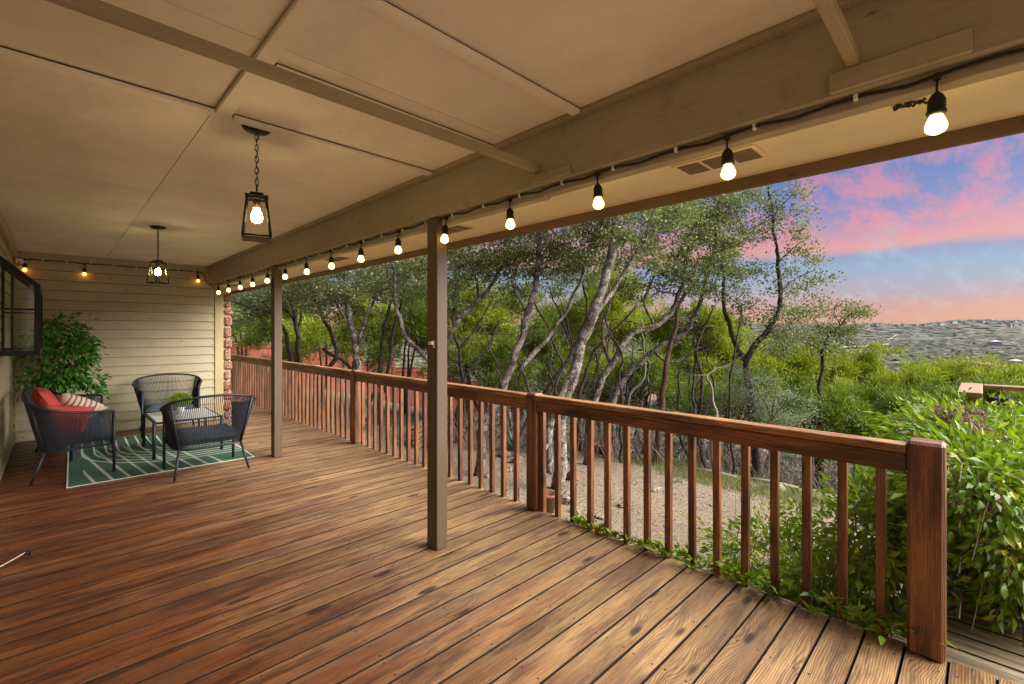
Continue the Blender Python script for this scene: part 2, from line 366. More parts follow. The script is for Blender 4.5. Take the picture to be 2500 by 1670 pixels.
M['lamp'] = emis('lit_lamp', (1.0, 0.78, 0.36), 34)
M['bulbglass'] = simple('bulb_base', (120, 110, 90), 0.4, 0.6)
M['terra'] = simple('terracotta', (122, 76, 58), 0.8, 0, 0.2, 30)
M['stone'] = bark('red_limestone', (150, 84, 60), (186, 140, 112), (202, 178, 156), 6, 0.5, 1)
M['rock'] = bark('pale_limestone', (120, 108, 90), (158, 144, 122), (88, 78, 64), 4, 0.5, 1)
M['mortar'] = simple('mortar', (196, 176, 160), 0.9)
M['fence'] = wood('red_fence_boards', 'z', (168, 88, 66), (146, 72, 53), (96, 46, 36), rings=30, rough=0.8, contrast=0.6)
M['bark'] = bark('oak_bark', (52, 42, 34), (96, 82, 69), (158, 150, 138), 9, 0.75)
M['bark_dark'] = bark('oak_bark_dark', (36, 28, 23), (66, 53, 43), (104, 94, 82), 9, 0.4)
M['bark_cedar'] = bark('cedar_bark', (66, 44, 32), (108, 80, 62), (128, 108, 90), 8, 0.3, 0.08)
M['twig'] = simple('dead_twigs', (132, 120, 106), 0.9)
M['twig_dark'] = simple('fine_twigs', (66, 56, 46), 0.9)
M['oakleaf'] = leafmat('oak_leaves', (.05, .07, .016), (.18, .22, .05), (.34, .37, .17), .2)
M['oakleaf2'] = leafmat('oak_leaves_light', (.09, .13, .025), (.26, .32, .07), (.36, .38, .16), .18)
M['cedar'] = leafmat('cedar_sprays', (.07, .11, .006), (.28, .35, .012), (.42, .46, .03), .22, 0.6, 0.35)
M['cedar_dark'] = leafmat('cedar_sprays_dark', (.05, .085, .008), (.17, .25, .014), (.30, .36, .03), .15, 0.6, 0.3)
M['sage'] = leafmat('sage_leaves', (.08, .11, .05), (.24, .30, .15), (.38, .42, .26), .2)
M['vine'] = leafmat('creeper_leaves', (.06, .14, .008), (.25, .38, .014), (.46, .46, .04), .16, 0.42, 0.35)
M['vine_leaf'] = leafmat('creeper_large_leaves', (.05, .14, .010), (.22, .36, .016), (.42, .44, .03), .14, 0.38, 0.35)
M['drybrown'] = leafmat('dry_leaves', (.13, .07, .05), (.34, .23, .17), None, 0, 0.8, 0.2)
M['ficus'] = leafmat('ficus_leaves', (.02, .09, .015), (.08, .28, .02), (.22, .42, .03), .15, 0.3, 0.2)
M['grass'] = leafmat('grass_blades', (.10, .13, .03), (.22, .24, .07), (.30, .27, .14), .3, 0.7, 0.3)
M['agave'] = leafmat('agave_blades', (.08, .16, .11), (.16, .27, .18), None, 0, 0.5, 0.1)

# ------------------------------------------------------------------ ground: one sheet to the horizon
XS = [-400, 2.0, 3.0, 5.0, 7.0, 9.5, 11.0, 16.0, 25, 45, 90, 200, 500, 1500, 3000, 5000, 7500, 12000]
ZS = [-.6, -.6, -.65, -.9, -1.05, -1.4, -1.9, -3.4, -8., -19, -34, -58, -84, -96, -78, 0, 86, 150]
def gz(x, y):
    x = np.asarray(x, float); y = np.asarray(y, float)
    rr = np.sqrt(x * x + y * y)
    k = np.clip((rr - 60) / 300, 0, 1)
    s = x * (1 - k) + np.maximum(x, rr * 0.96) * k
    zz = np.interp(s, XS, ZS)
    # a hillside rises beyond the fence on the left
    up = np.clip((y - 25) * 0.17, 0, 16) * np.clip(1 - (x - 6) / 60.0, 0, 1) * np.clip(1 - (y - 160) / 300.0, 0, 1)
    zz = zz + up
    far = np.clip((rr - 300) / 1500, 0, 1)
    th = np.arctan2(y, x)
    zz = zz + far * (14 * np.sin(th * 9 + rr / 900.) + 9 * np.sin(th * 23 + 1.7) + 8 * np.sin(rr / 420. + th * 4)) * np.clip(rr / 4000, .3, 1.2)
    zz = zz + far * np.clip((rr - 5200) / 1500, 0, 1) * (10 * np.sin(th * 61) + 8 * np.sin(th * 37 + 2))
    return zz
def ground_sheet():
    rad = np.concatenate([[0.01], np.geomspace(1.0, 60, 90), np.geomspace(63, 9000, 120)])
    ang = np.linspace(0, 2 * np.pi, 361)[:-1]
    RR, AA = np.meshgrid(rad, ang, indexing='ij'); X = RR * np.cos(AA); Y = RR * np.sin(AA); Z = gz(X, Y)
    nz = np.where(RR < 60, 0.03 * np.sin(X * 3.1 + Y * 1.3) * np.sin(Y * 2.7 - X) , 0)
    V = np.stack([X, Y, Z + nz], -1).reshape(-1, 3); nr, na = RR.shape
    i, j = np.meshgrid(np.arange(nr - 1), np.arange(na), indexing='ij'); j2 = (j + 1) % na
    F = np.stack([i * na + j, (i + 1) * na + j, (i + 1) * na + j2, i * na + j2], -1).reshape(-1, 4)
    m, t = new_mat('ground_cover'); tcn = t.a('ShaderNodeTexCoord'); v = tcn.outputs['Object']
    n1 = t.noise(v, 1.2, 5, 0.6); n2 = t.noise(v, 26, 5, 0.75); n3 = t.noise(v, 90, 3, 0.7)
    near = t.mix(t.ramp(n2, [(0.36, 0.0), (0.64, 1.0)]), lin((80, 67, 53)), lin((138, 118, 96)))
    near = t.mix(t.ramp(n3, [(0.58, 0.0), (0.74, 1.0)]), near, lin((196, 174, 146)))
    near = t.mix(t.m('MULTIPLY', t.ramp(n1, [(0.5, 0.0), (0.68, 1.0)]), 0.4), near, lin((120, 112, 62)))
    slope = t.mix(n1, lin((70, 62, 40)), lin((122, 106, 72)))
    fv = t.noise(v, 0.006, 5, 0.62); fv2 = t.noise(v, 0.05, 4, 0.7)
    farc = t.mix(t.ramp(fv2, [(0.35, 0.0), (0.6, 1.0)]), lin((38, 44, 28)), lin((72, 68, 46)))
    farc = t.mix(t.ramp(fv, [(0.56, 0.0), (0.62, 1.0)]), farc, lin((134, 108, 82)))
    ln = t.a('ShaderNodeVectorMath', operation='LENGTH', i_0=v).outputs['Value']
    c = t.mix(t.a('ShaderNodeMapRange', i_0=ln, i_1=11.0, i_2=15.0).outputs[0], near, slope)
    c = t.mix(t.a('ShaderNodeMapRange', i_0=ln, i_1=60.0, i_2=150.0).outputs[0], c, farc)
    finish(t, c, 0.95, t.m('ADD', n2, n3), 0.5, 0.02)
    o = link('ground', np_mesh('ground', V, F, m, True)); tag(o, 'gravel yard falling away to a wooded valley', None, None, 'structure')
ground_sheet()

# ------------------------------------------------------------------ deck
BW = 0.1434; Y0 = 1.824
deck = empty('deck', (0, 0, 0), label='stained timber deck of long boards', kind='structure')
def board_mesh(x0, x1, wd, name, mat, axis='x', th=0.032, c=0.004):
    b = MB()
    if axis == 'x': b.box(x0, x1, -wd / 2, wd / 2, -th, 0, c)
    else: b.box(-wd / 2, wd / 2, x0, x1, -th, 0, c)
    me = b.mesh(name, [mat, M['edge']])
    for p in me.polygons:
        if abs(p.normal.z) < .9: p.material_index = 1
    return me
k0 = math.floor((-2.6 - Y0) / BW); k1 = math.ceil((11.6 - Y0) / BW)
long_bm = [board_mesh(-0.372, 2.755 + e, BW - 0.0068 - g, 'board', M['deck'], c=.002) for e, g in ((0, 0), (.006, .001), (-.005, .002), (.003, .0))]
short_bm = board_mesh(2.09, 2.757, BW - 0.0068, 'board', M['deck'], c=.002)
for k in range(k0, k1):
    yc = Y0 + (k + 0.5) * BW
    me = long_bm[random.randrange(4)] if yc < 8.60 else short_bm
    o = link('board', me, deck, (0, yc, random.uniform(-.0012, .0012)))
fr = MB().box(-0.37, 2.72, -2.6, 8.6, -0.20, -0.036).box(2.1, 2.72, 8.6, 11.6, -.20, -.036); fr.build('deck_frame', M['gap'], deck)
fr = MB().box(2.722, 2.742, -2.6, 11.6, -0.24, -0.034); fr.build('rim_board', M['rail_y'], deck)

landing = empty('landing', (0, 0, -0.022), label='weathered second deck with boards running across', kind='structure')
lm = board_mesh(-5.0, 0.32, BW - 0.008, 'board', M['deck2'], 'y')
for k in range(24):
    link('board', lm, landing, (2.842 + k * BW, 0, random.uniform(-.002, .002)))
MB().box(2.78, 6.2, -5.0, 0.0, -0.2, -0.036).build('deck_frame', M['gap'], landing)

# ------------------------------------------------------------------ house: walls, garden window, stone corner, roof
CZ = 2.44; YB = 8.65; XW = -0.375
house = empty('house', (0, YB, 0), label='khaki lap-sided house wrapped round the covered porch', cat='house')
def ch(o):  # parent keeping place
    o.parent = house; o.location = Vector(o.location) - Vector((0, YB, 0)); return o
EXP = 0.1305
for i in range(19):
    z0 = i * EXP + .0045; z1 = i * EXP + EXP
    b = MB(); yb = YB - 0.020; yt = YB - 0.006
    z1 = min(z1, CZ)
    vs = [(XW, yb, z0), (1.83, yb, z0), (1.83, yt, z1), (XW, yt, z1), (XW, YB - .002, z0), (1.83, YB - .002, z0), (1.83, YB - .002, z1), (XW, YB - .002, z1)]
    b.add(vs, [(0, 1, 2, 3), (4, 7, 6, 5), (0, 4, 5, 1), (3, 2, 6, 7), (0, 3, 7, 4), (1, 5, 6, 2)])
    ch(b.build('siding_board', M['siding']))
for i in range(19):
    z0 = i * EXP + .0045; z1 = min(i * EXP + EXP, CZ)
    b = MB(); xb = XW + 0.016; xt = XW + 0.004
    vs = [(xb, -2.6, z0), (xb, YB - .018, z0), (xt, YB - .018, z1), (xt, -2.6, z1), (XW - .02, -2.6, z0), (XW - .02, YB - .018, z0), (XW - .02, YB - .018, z1), (XW - .02, -2.6, z1)]
    b.add(vs, [(0, 3, 2, 1), (4, 5, 6, 7), (0, 1, 5, 4), (3, 7, 6, 2), (0, 4, 7, 3), (1, 2, 6, 5)])
    ch(b.build('siding_board', M['siding_y']))
ch(MB().box(XW, 1.83, YB, YB + .02, 0, CZ).build('lap_shadow_sheet', M['gap']))  # near-black sheet seen through the slits as shadow lines under the laps
ch(MB().box(-5, XW - .021, -2.6, 14, -.6, 2.46).box(XW - .021, 1.95, YB + .021, 14, -.6, 2.46).build('wall_core', M['siding']))
ch(MB().box(1.832, 1.952, YB - .03, YB + .02, 0, 2.12, .003).build('corner_trim', M['trim']))
ch(MB().box(XW + .017, XW + .04, YB - .045, YB - .017, 0, CZ - .02, .002).build('corner_trim', M['trim']))
ch(MB().box(XW + .017, XW + .055, 2.0, YB - .046, CZ - .09, CZ - .022, .004).build('cornice', M['trim']))
# stone corner
ch(MB().box(1.954, 2.055, YB + .0, 13.8, -.6, 2.11).build('mortar_bed', M['mortar']))
zz = -0.02; i = 0
while zz < 2.02:
    hh = random.uniform(.10, .20); hh = min(hh, 2.10 - zz)
    b = MB(); n = 8
    dx = random.uniform(-.012, .02); prof = []
    x0, x1 = 1.958, 2.068 + dx; y0, y1 = YB - .035 - random.random() * .015, YB + .13
    b.box(x0, x1, y0, y1, zz + .008, zz + hh - .008, random.uniform(.018, .034))
    for q in range(len(b.v)):
        v = Vector(b.v[q]); nn = mnoise.noise_vector(v * 9 + Vector((i, 0, 0))) * .012; b.v[q] = tuple(v + nn)
    ch(b.build('stone', M['stone'])); zz += hh; i += 1
for q in range(26):                      # stones on the outer face
    yy = YB + .14 + (q // 2 % 13) * .34; zc_ = .1 + (q % 2) * 1.0
    ch(MB().box(2.056, 2.085, yy, yy + .3, zc_, zc_ + .8, .02).build('stone', M['stone']))

# garden window
gw = empty('garden_window'); gw['label'] = 'dark bronze garden window jutting from the wall, sloped glass top'
ch(gw); gw.location = (0, -YB, 0)
YA, YZ = 5.60, 6.75; xo, xi = -.100, XW + .01; zb, zt, zr = 1.235, 1.80, 2.06
def bar(b, p, q, s=.022):
    p = Vector(p); q = Vector(q); d = (q - p); L = d.length; Mx = Matrix.Translation(p) @ d.to_track_quat('Z', 'Y').to_matrix().to_4x4()
    b.box(-s / 2, s / 2, -s / 2, s / 2, 0, L, .002, Mx)
def side_pts(y): return [(xi, y, zb), (xo, y, zb), (xo, y, zt), (xi, y, zr)]
b = MB()
for y in (YA, YZ):
    sp = side_pts(y)
    for a, c_ in ((0, 1), (1, 2), (2, 3), (3, 0)): bar(b, sp[a], sp[c_], .036)
    bar(b, (xi, y, 1.60), (xo, y, 1.60), .016); bar(b, (xi + .07, y, zb), (xi + .07, y, zr - .06), .018)
for p in side_pts(0): bar(b, (p[0], YA, p[2]), (p[0], YZ, p[2]), .036)
bar(b, (xo, (YA + YZ) / 2, zb), (xo, (YA + YZ) / 2, zt), .026)
b.build('frame', M['bronze'], gw)
for y in (YA + .002, YZ - .002): MB().add(side_pts(y), [(0, 1, 2, 3)]).build('side_pane', M['winglass'], gw)
pn = MB().add([(xo, YA, zb), (xo, YZ, zb), (xo, YZ, zt), (xo, YA, zt)], [(0, 1, 2, 3)]); pn.build('front_pane', M['winglass'], gw)
pn = MB().add([(xo, YA, zt), (xo, YZ, zt), (xi, YZ, zr), (xi, YA, zr)], [(0, 1, 2, 3)]); pn.build('roof_pane', M['winglass'], gw)
MB().box(xi, xo, YA, YZ, zb - .02, zb - .004, .002).build('sill', M['bronze'], gw)

# roof, soffit, fascia
YN, YF = -2.6, 14.0  # unseen near end of the porch, stopped short so more light enters
ch(MB().box(-5.5, 2.28, YN - .3, YF, 2.50, 2.62).build('roof', M['fascia']))
SZ = 2.12; XB = 1.755
sf = ch(MB().box(1.852, 2.236, YN, 1.352, SZ, SZ + .012).box(1.852, 2.236, 1.356, 6.2, SZ, SZ + .012).box(1.852, 2.236, 6.204, YF, SZ, SZ + .012).build('soffit', M['soffit']))
ch(MB().box(2.238, 2.262, YN, YF, SZ - .052, 2.50, .003).build('fascia_board', M['fascia']))
for yv in (.765, 2.56, 4.36, 6.16, 7.96):
    v = MB(); v.box(1.85 + .012, 2.02, yv - .165, yv + .165, SZ - .008, SZ - .001, .002)
    vo = ch(v.build('soffit_vent', M['soffit']))
    g = MB()
    for k in range(3):
        ya = yv - .15 + k * .103; g.box(1.877, 2.005, ya, ya + .088, SZ - .0105, SZ - .009)
    l = g.build('mesh_screen', M['fascia'], vo)

# porch beam
beam = empty('porch_beam', (1.8, 3.0, 2.16), label='long tan painted beam carrying the porch roof, string lights below it', cat='beam')
def bc(mb, name, mat, label=None):
    o = mb.build(name, mat, beam); o.location = (-1.8, -3.0, -2.16)
    if label: o['label'] = label
    return o
bc(MB().box(XB, 1.795, YN, 8.62, 2.162, CZ + .03, .003), 'inner_board', M['beam'])
bc(MB().box(1.796, 1.85, YN, 1.58, 2.120, CZ + .03, .003), 'outer_board', M['beam'])
bc(MB().box(1.796, 1.85, 1.583, 8.62, 2.108, CZ + .03, .003), 'outer_board', M['beam'])
bc(MB().box(XB - .042, XB - .001, YN, 8.62, CZ - .022, CZ - .001, .003), 'trim_strip', M['batten'])
bc(MB().box(XB - .018, XB - .001, 1.38, 1.62, 2.168, 2.212, .002), 'patch_plate', M['beam'])
bc(MB().box(XB - .020, XB - .001, .02, .34, 2.166, 2.228, .002), 'patch_plate', M['beam'])

# ceiling
ceil = empty('ceiling', (0, 0, CZ), label='tan panelled porch ceiling', kind='structure')
xsn = [XW, .525, 1.745]; ysn = [YN, -.66, 1.78, 4.22, 6.65, YB]
for i in range(2):
    for j in range(5):
        x0, x1 = xsn[i] + .0015, xsn[i + 1] - .0015; y0, y1 = ysn[j] + .0015, ysn[j + 1] - .0015
        o = MB().box(x0 - (x0 + x1) / 2, x1 - (x0 + x1) / 2, y0 - (y0 + y1) / 2, y1 - (y0 + y1) / 2, 0, .02, .001).build('ceiling_panel', M['ceiling'], ceil, ((x0 + x1) / 2, (y0 + y1) / 2, random.uniform(0, .0015)))
MB().box(XW, 1.76, YN, YB, .024, .03).build('backing', M['gap'], ceil)
MB().box(.525, .588, YN, 2.47, -.024, -.006, .002).build('batten', M['ceiling'], ceil)
MB().box(.530, .583, YN, 2.47, -.006, -.0005).build('shadow_strip', M['gap'], ceil)  # near-black strip above the batten stands in for its shaded side
for yb_, xa, xb_ in ((2.46, .602, 1.712), (2.46, XW + .05, .523), (1.88, .602, 1.712), (1.29, .602, 1.712), (.70, -.3, .523)):
    MB().box(xa, xb_, -.024, .024, -.024, -.006, .002).build('batten', M['ceiling'], ceil, (0, yb_ + .024, 0)); MB().box(xa, xb_, -.019, .019, -.006, -.0005).build('shadow_strip', M['gap'], ceil, (0, yb_ + .024, 0))  # each cross batten gets the same near-black strip as a shade line
# hanging cross bars, beam to house
cb = empty('cross_bar', (0, 1.575, 2.225), label='square tan bar crossing under the ceiling, left of the other', cat='bar', group='cross bars hung below the ceiling')
MB().box(XW + .02, XB - .001, 0, .032, 0, .036, .002).build('rail', M['batten'], cb)
cb2 = copy_tree(cb); cb2.location = (0, .262, 2.229); cb2['label'] = 'short tan bar meeting the beam at the top right of the photo'

# posts
def post(y, label):
    p = empty('porch_post', (1.8, y + .055, 0), label=label, cat='post', group='brown posts under the porch beam')
    MB().box(-.042, .042, -.056, .056, 0.001, 2.159, .004).build('shaft', M['post'], p); return p
p1 = post(2.473, 'brown square porch post nearest the camera, with a pale clip on its side')
p2 = post(5.578, 'farther brown square porch post, beside the round chair, with a hook near its top')
post(-.62, 'brown square porch post outside the right edge of the photo')
cl = MB().box(-.065, -.044, -.03, .01, 1.33, 1.352, .003).box(-.05, -.043, -.035, -.02, 1.31, 1.36, .002); cl.build('clip', M['white'], p1)
hk = MB(); hk.tube([(-.043, -.02, 2.0), (-.05, -.02, 1.99), (-.052, -.02, 1.93), (-.066, -.02, 1.90), (-.078, -.02, 1.925)], .004, 6); hk.tube([(-.0435, -.02, 2.02), (-.0435, -.02, 1.90)], .007, 6)
hk.build('hook', M['bronze'], p2)

# ------------------------------------------------------------------ railing
XR = 2.685
rail = empty('deck_railing', (XR, 2.5, 0), label='red stained wooden railing with square balusters along the deck edge', cat='railing')
def rc(mb, name, mat, lab=None, z=None):
    o = mb.build(name, mat, rail); 
    if lab: o['label'] = lab
    return o
def rpost(y0, wd, top, mat=None, c=.006):
    b = MB().box(-wd / 2, wd / 2, -wd / 2, wd / 2, 0.001, top, .012)
    o = b.build('post', mat or M['rail_z'], rail, (XR - XR + wd / 2, y0 + wd / 2 - 2.5, 0)); return o
rpost(.112, .126, .935); rpost(2.466, .104, .925); rpost(5.545, .104, .925); rpost(8.46, .10, .925); rpost(11.40, .10, .925, M['rail_z'])
secs = [(.240, 2.464), (2.572, 5.543), (5.651, 8.458), (8.562, 11.398)]
for i, (a, b_) in enumerate(secs):
    L = b_ - a; mid = (a + b_) / 2 - 2.5; mt = M['rail_green'] if i == 3 else M['rail_y']
    sag = 0.004
    MB().box(0, .088, -L / 2, L / 2, .876, .913, .004).build('cap_rail', M['cap'] if i < 3 else M['rail_green'], rail, (.004, mid, 0))
    MB().box(.010, .046, -L / 2, L / 2, .790, .874, .004).build('top_rail', mt, rail, (.002, mid, 0))
bal = [MB().box(-.018 - e, .018, -.019, .019 + g, -.14, .872, .002).mesh('baluster', M['rail_z']) for e, g in ((0, 0), (.001, -.001), (-.001, .001))]
for k in range(78):
    yb_ = .334 + .1505 * k
    if any(abs(yb_ - q) < .07 for q in (.17, 2.518, 5.597, 8.51, 11.45)): yb_ += .0
    if yb_ > 11.35: break
    if any(q - .075 < yb_ < q + .075 for q in (2.518, 5.597, 8.51)): continue
    link('baluster', random.choice(bal), rail, (.069, yb_ - 2.5 + random.uniform(-.003, .003), 0), (random.uniform(-.004, .004), random.uniform(-.003, .003), random.uniform(-.02, .02)))

# landing railing: far corner with cable infill, and the run hidden under the creeper
lr = empty('landing_railing', (6.15, 0, 0), label='weathered wooden cap rail with thin steel cables beyond the creeper', cat='railing')
def lc(mb, name, mat): o = mb.build(name, mat, lr); return o
lc(MB().box(-.07, .07, -5.0, -.0, .885, .923, .005), 'cap_rail', M['cap_x'])
lc(MB().box(-.9, .07, .002, .150, .887, .925, .005), 'cap_rail', M['cap_x'])
lc(MB().box(-2.9, -.9, .03, .12, .60, .64, .005), 'cap_rail', M['cap_x'])
for yy in (.075, -1.9, -4.6): lc(MB().box(-.045, .045, -.045 + yy, .045 + yy, -.02, .884, .004), 'post', M['cap_x'])
lc(MB().box(-1.745, -1.655, .03, .12, -.02, .859, .004), 'post', M['cap_x'])
for yy in (-.62, -1.25, -2.5, -3.2): lc(MB().tube([(0, yy, .0), (0, yy, .884)], .007, 6), 'spindle', M['black'])
for zz in (.12, .24, .36, .48, .60, .72, .82):
    lc(MB().tube([(0, 0.03, zz), (0, -4.6, zz)], .003, 5), 'cable', M['bulbglass'])
for zz in (.15, .35, .55, .75): lc(MB().tube([(-3.3, .075, zz), (-.05, .075, zz)], .004, 5), 'cable', M['bulbglass'])
fl = empty('floodlight', (6.0, -.10, .80), R(20), 'small black outdoor floodlight clamped under the landing cap rail', 'light')
MB().box(-.05, .05, -.07, .07, -.035, .035, .008).box(-.06, -.05, -.06, .06, -.03, .03, .003).build('housing', M['black'], fl)
MB().tube([(0, 0, .036), (0, .0, .085)], .012, 8).build('bracket', M['black'], fl)

# ------------------------------------------------------------------ string lights
def string_bulbs():
    s = empty('string_lights', (1.82, 4.2, 2.14), label='black outdoor string lights clipped along the beam and back wall', cat='string lights')
    bulbs = [(1.786, (.093 + .5905 * i) * .982, 2.146, 0) for i in range(15)]
    back = [(XW + .11 + .0, YB - .05, 2.335, 1), (.30, YB - .05, 2.33, 1), (1.60, YB - .05, 2.335, 1)]
    # socket and bulb meshes, top at z = 0 (cable height)
    sk = MB(); sk.tube([(0, 0, -.004), (.0, 0, -.055)], .0035, 6)
    sk.lathe([(.004, -.046), (.014, -.056), (.0205, -.070), (.0205, -.098), (.023, -.100), (.023, -.108), (.0195, -.110), (.016, -.112), (0, -.112)], 12)
    sk.box(-.014, .014, -.009, .009, -.012, .004, .003)
    skm = sk.mesh('socket', M['rubber'])
    prof = [(0.0135, -.106), (.015, -.114), (.021, -.127), (.0255, -.141), (.0245, -.152), (.018, -.160), (.009, -.1645), (0, -.165)]
    bm_ = MB().lathe(prof, 14).mesh('bulb', M['bulb']); bmd = MB().lathe([(r * .8, -.108 + (z_ + .108) * .8) for r, z_ in prof], 14).mesh('bulb', M['bulb_dim'])
    loc0 = Vector(s.location)
    for i, (x, y, z_, kd) in enumerate(bulbs + back):
        so = link('socket', skm, s, Vector((x, y, z_)) - loc0, (R(random.uniform(-4, 4)), R(random.uniform(-4, 4)), 0))
        link('bulb', bmd if kd else bm_, so)
    # cable runs, sagging a little between clips
    pts = [(1.786, -2.0, 2.150)]; cl_m = MB().box(-.012, .002, -.006, .006, -.010, .012, .002).mesh('clip', M['white'])
    y = -2.0
    while y < 8.55:
        y += .098; pts.append((1.787 + .002 * math.sin(y * 9), y, 2.147 + .007 * math.cos(y * 2 * math.pi / .295)))
    pts += [(1.80, 8.58, 2.14), (1.74, 8.60, 2.16), (1.70, 8.61, 2.22), (1.69, 8.61, 2.29), (1.66, 8.612, 2.335), (1.60, 8.615, 2.345)]
    x = 1.60
    while x > -.20: x -= .12; pts.append((x, 8.615, 2.342 + .004 * math.sin(x * 14)))
    pts += [(-.29, 8.61, 2.33), (-.32, 8.60, 2.29), (-.33, 8.60, 2.24)]
    c = MB().tube([Vector(p) - loc0 for p in pts], .0055, 6); c.build('cable', M['rubber'], s)
    yy = .28
    while yy < 8.5:
        link('clip', cl_m, s, Vector((1.792, yy, 2.150)) - loc0); yy += .295 if yy < 5.3 else .17
    for xx in (-.1, .12, .36, .6, .85, 1.1, 1.35, 1.55): link('clip', cl_m, s, Vector((xx, 8.60, 2.345)) - loc0, (0, 0, R(-90)))
    MB().box(-.045, .045, -.03, .0, -.03, .03, .004).build('plug_box', M['white'], s, Vector((-.30, 8.63, 2.31)) - loc0)
string_bulbs()

# ------------------------------------------------------------------ lanterns
def lantern():
    L = empty('pendant_lantern', (.725, 2.56, CZ - .001), 0, 'larger looking hanging black lantern, nearer the camera, square glass sides', 'lantern', 'hanging porch lanterns')
    MB().lathe([(0, -.026), (.012, -.026), (.05, -.020), (.064, -.008), (.066, 0), (0, 0)], 24).build('canopy', M['black'], L)
    cm = MB(); z_ = -.03; k = 0
    while z_ > -.285:
        pts = []
        for a in range(10):
            t = a / 10 * 2 * math.pi; u = .0085 * math.cos(t); v = .018 * math.sin(t); pts.append((u, 0, z_ - .014 + v) if k % 2 == 0 else (0, u, z_ - .014 + v))
        cm.tube(pts, .0022, 5, closed=True); z_ -= .0285; k += 1
    cm.tube([(.006, .004, -.03 - .02 * j + 0) if j % 2 else (-.004, -.005, -.03 - .02 * j) for j in range(15)], .0018, 5)
    cm.build('chain', M['black'], L)
    zt, zb_ = -.350, -.548; a, b = .041, .061
    f = MB(); f.tube([(0, 0, -.285), (0, 0, zt + .02)], .004, 6)
    f.box(-.052, .052, -.052, .052, zt, zt + .005, .001).box(-.030, .030, -.030, .030, zt + .005, zt + .022, .004)
    def tp(sx, sy): return Vector((sx * a, sy * a, zt))
    def bt(sx, sy): return Vector((sx * b, sy * b, zb_))
    for sx in (-1, 1):
        for sy in (-1, 1): bar(f, bt(sx, sy), tp(sx, sy), .010)
    for w_, zz in ((b, zb_), (a, zt - .008)):
        for sgn in (-1, 1):
            f.box(-w_ - .005, w_ + .005, sgn * w_ - .005, sgn * w_ + .005, zz - .0045, zz + .0045, .001)
            f.box(sgn * w_ - .005, sgn * w_ + .005, -w_ + .006, w_ - .006, zz - .0044, zz + .0044, .001)
    f.box(-b - .004, b + .004, -b - .004, b + .004, zb_ - .014, zb_ - .009, .001)
    f.build('frame', M['black'], L)
    g = MB()
    for (p, q) in (((-1, -1), (1, -1)), ((1, -1), (1, 1)), ((1, 1), (-1, 1)), ((-1, 1), (-1, -1))):
        g.add([bt(*p), bt(*q), tp(*q), tp(*p)], [(0, 1, 2, 3)])
    g.build('glass_pane', M['lampglass'], L)
    s = MB().lathe([(.0, 0), (.017, 0), (.018, -.05), (.0, -.05)], 14, (0, 0, zt - .004)).build('bulb_holder', M['bulbglass'], L)
    bb = MB().lathe([(.013, -.050), (.014, -.060), (.020, -.074), (.026, -.092), (.0265, -.104), (.021, -.118), (.011, -.125), (0, -.127)], 18, (0, 0, zt)).build('bulb', M['lamp'], L)
    return L
L1 = lantern(); L1.rotation_euler.z = R(-16)
L1['label'] = 'hanging black lantern nearer the camera, one glass side facing us'
L2 = copy_tree(L1); L2.location = (.725, 5.67, CZ - .001); L2.rotation_euler.z = R(30)
L2['label'] = 'farther hanging black lantern over the seating, turned corner towards us'


# ------------------------------------------------------------------ furniture
def spline(ctrl, n):
    c = [Vector(p) for p in ctrl]; out = []
    c = [c[0] * 2 - c[1]] + c + [c[-1] * 2 - c[-2]]
    segs = len(c) - 3
    for i in range(n + 1):
        t = i / n * segs; k = min(int(t), segs - 1); u = t - k
        p0, p1, p2, p3 = c[k:k + 4]
        out.append(0.5 * ((2 * p1) + (p2 - p0) * u + (2 * p0 - 5 * p1 + 4 * p2 - p3) * u * u + (3 * p1 - p0 - 3 * p2 + p3) * u ** 3))
    return out
def cushion(w_, d_, h_, name, mat, parent, loc, rot=(0, 0, 0), pinch=0.0, n=10):
    """soft block: a puffed grid, top and bottom"""
    V = []; F = []
    for side in (1, -1):
        for i in range(n + 1):
            for j in range(n + 1):
                u = -1 + 2 * i / n; v = -1 + 2 * j / n
                e = (1 - abs(u) ** (3.2 if pinch else 9)) * (1 - abs(v) ** (3.2 if pinch else 9))
                hz = (e ** (0.5 if pinch else 0.35)) * h_ / 2
                k = 1 - pinch * (0.12 * (1 - abs(v) ** 2) * abs(u) ** 6 ) ; k2 = 1 - pinch * (0.12 * (1 - abs(u) ** 2) * abs(v) ** 6)
                nz = mnoise.noise(Vector((u * 1.6, v * 1.6, side * 3 + w_ * 9))) * h_ * .10
                V.append((u * w_ / 2 * k, v * d_ / 2 * k2, side * hz + nz * e))
    N = (n + 1) ** 2
    for s_ in (0, 1):
        for i in range(n):
            for j in range(n):
                q = [s_ * N + i * (n + 1) + j, s_ * N + (i + 1) * (n + 1) + j, s_ * N + (i + 1) * (n + 1) + j + 1, s_ * N + i * (n + 1) + j + 1]
                F.append(tuple(q if s_ == 0 else q[::-1]))
    return MB().add(V, F, 0, True).build(name, mat, parent, loc, rot)

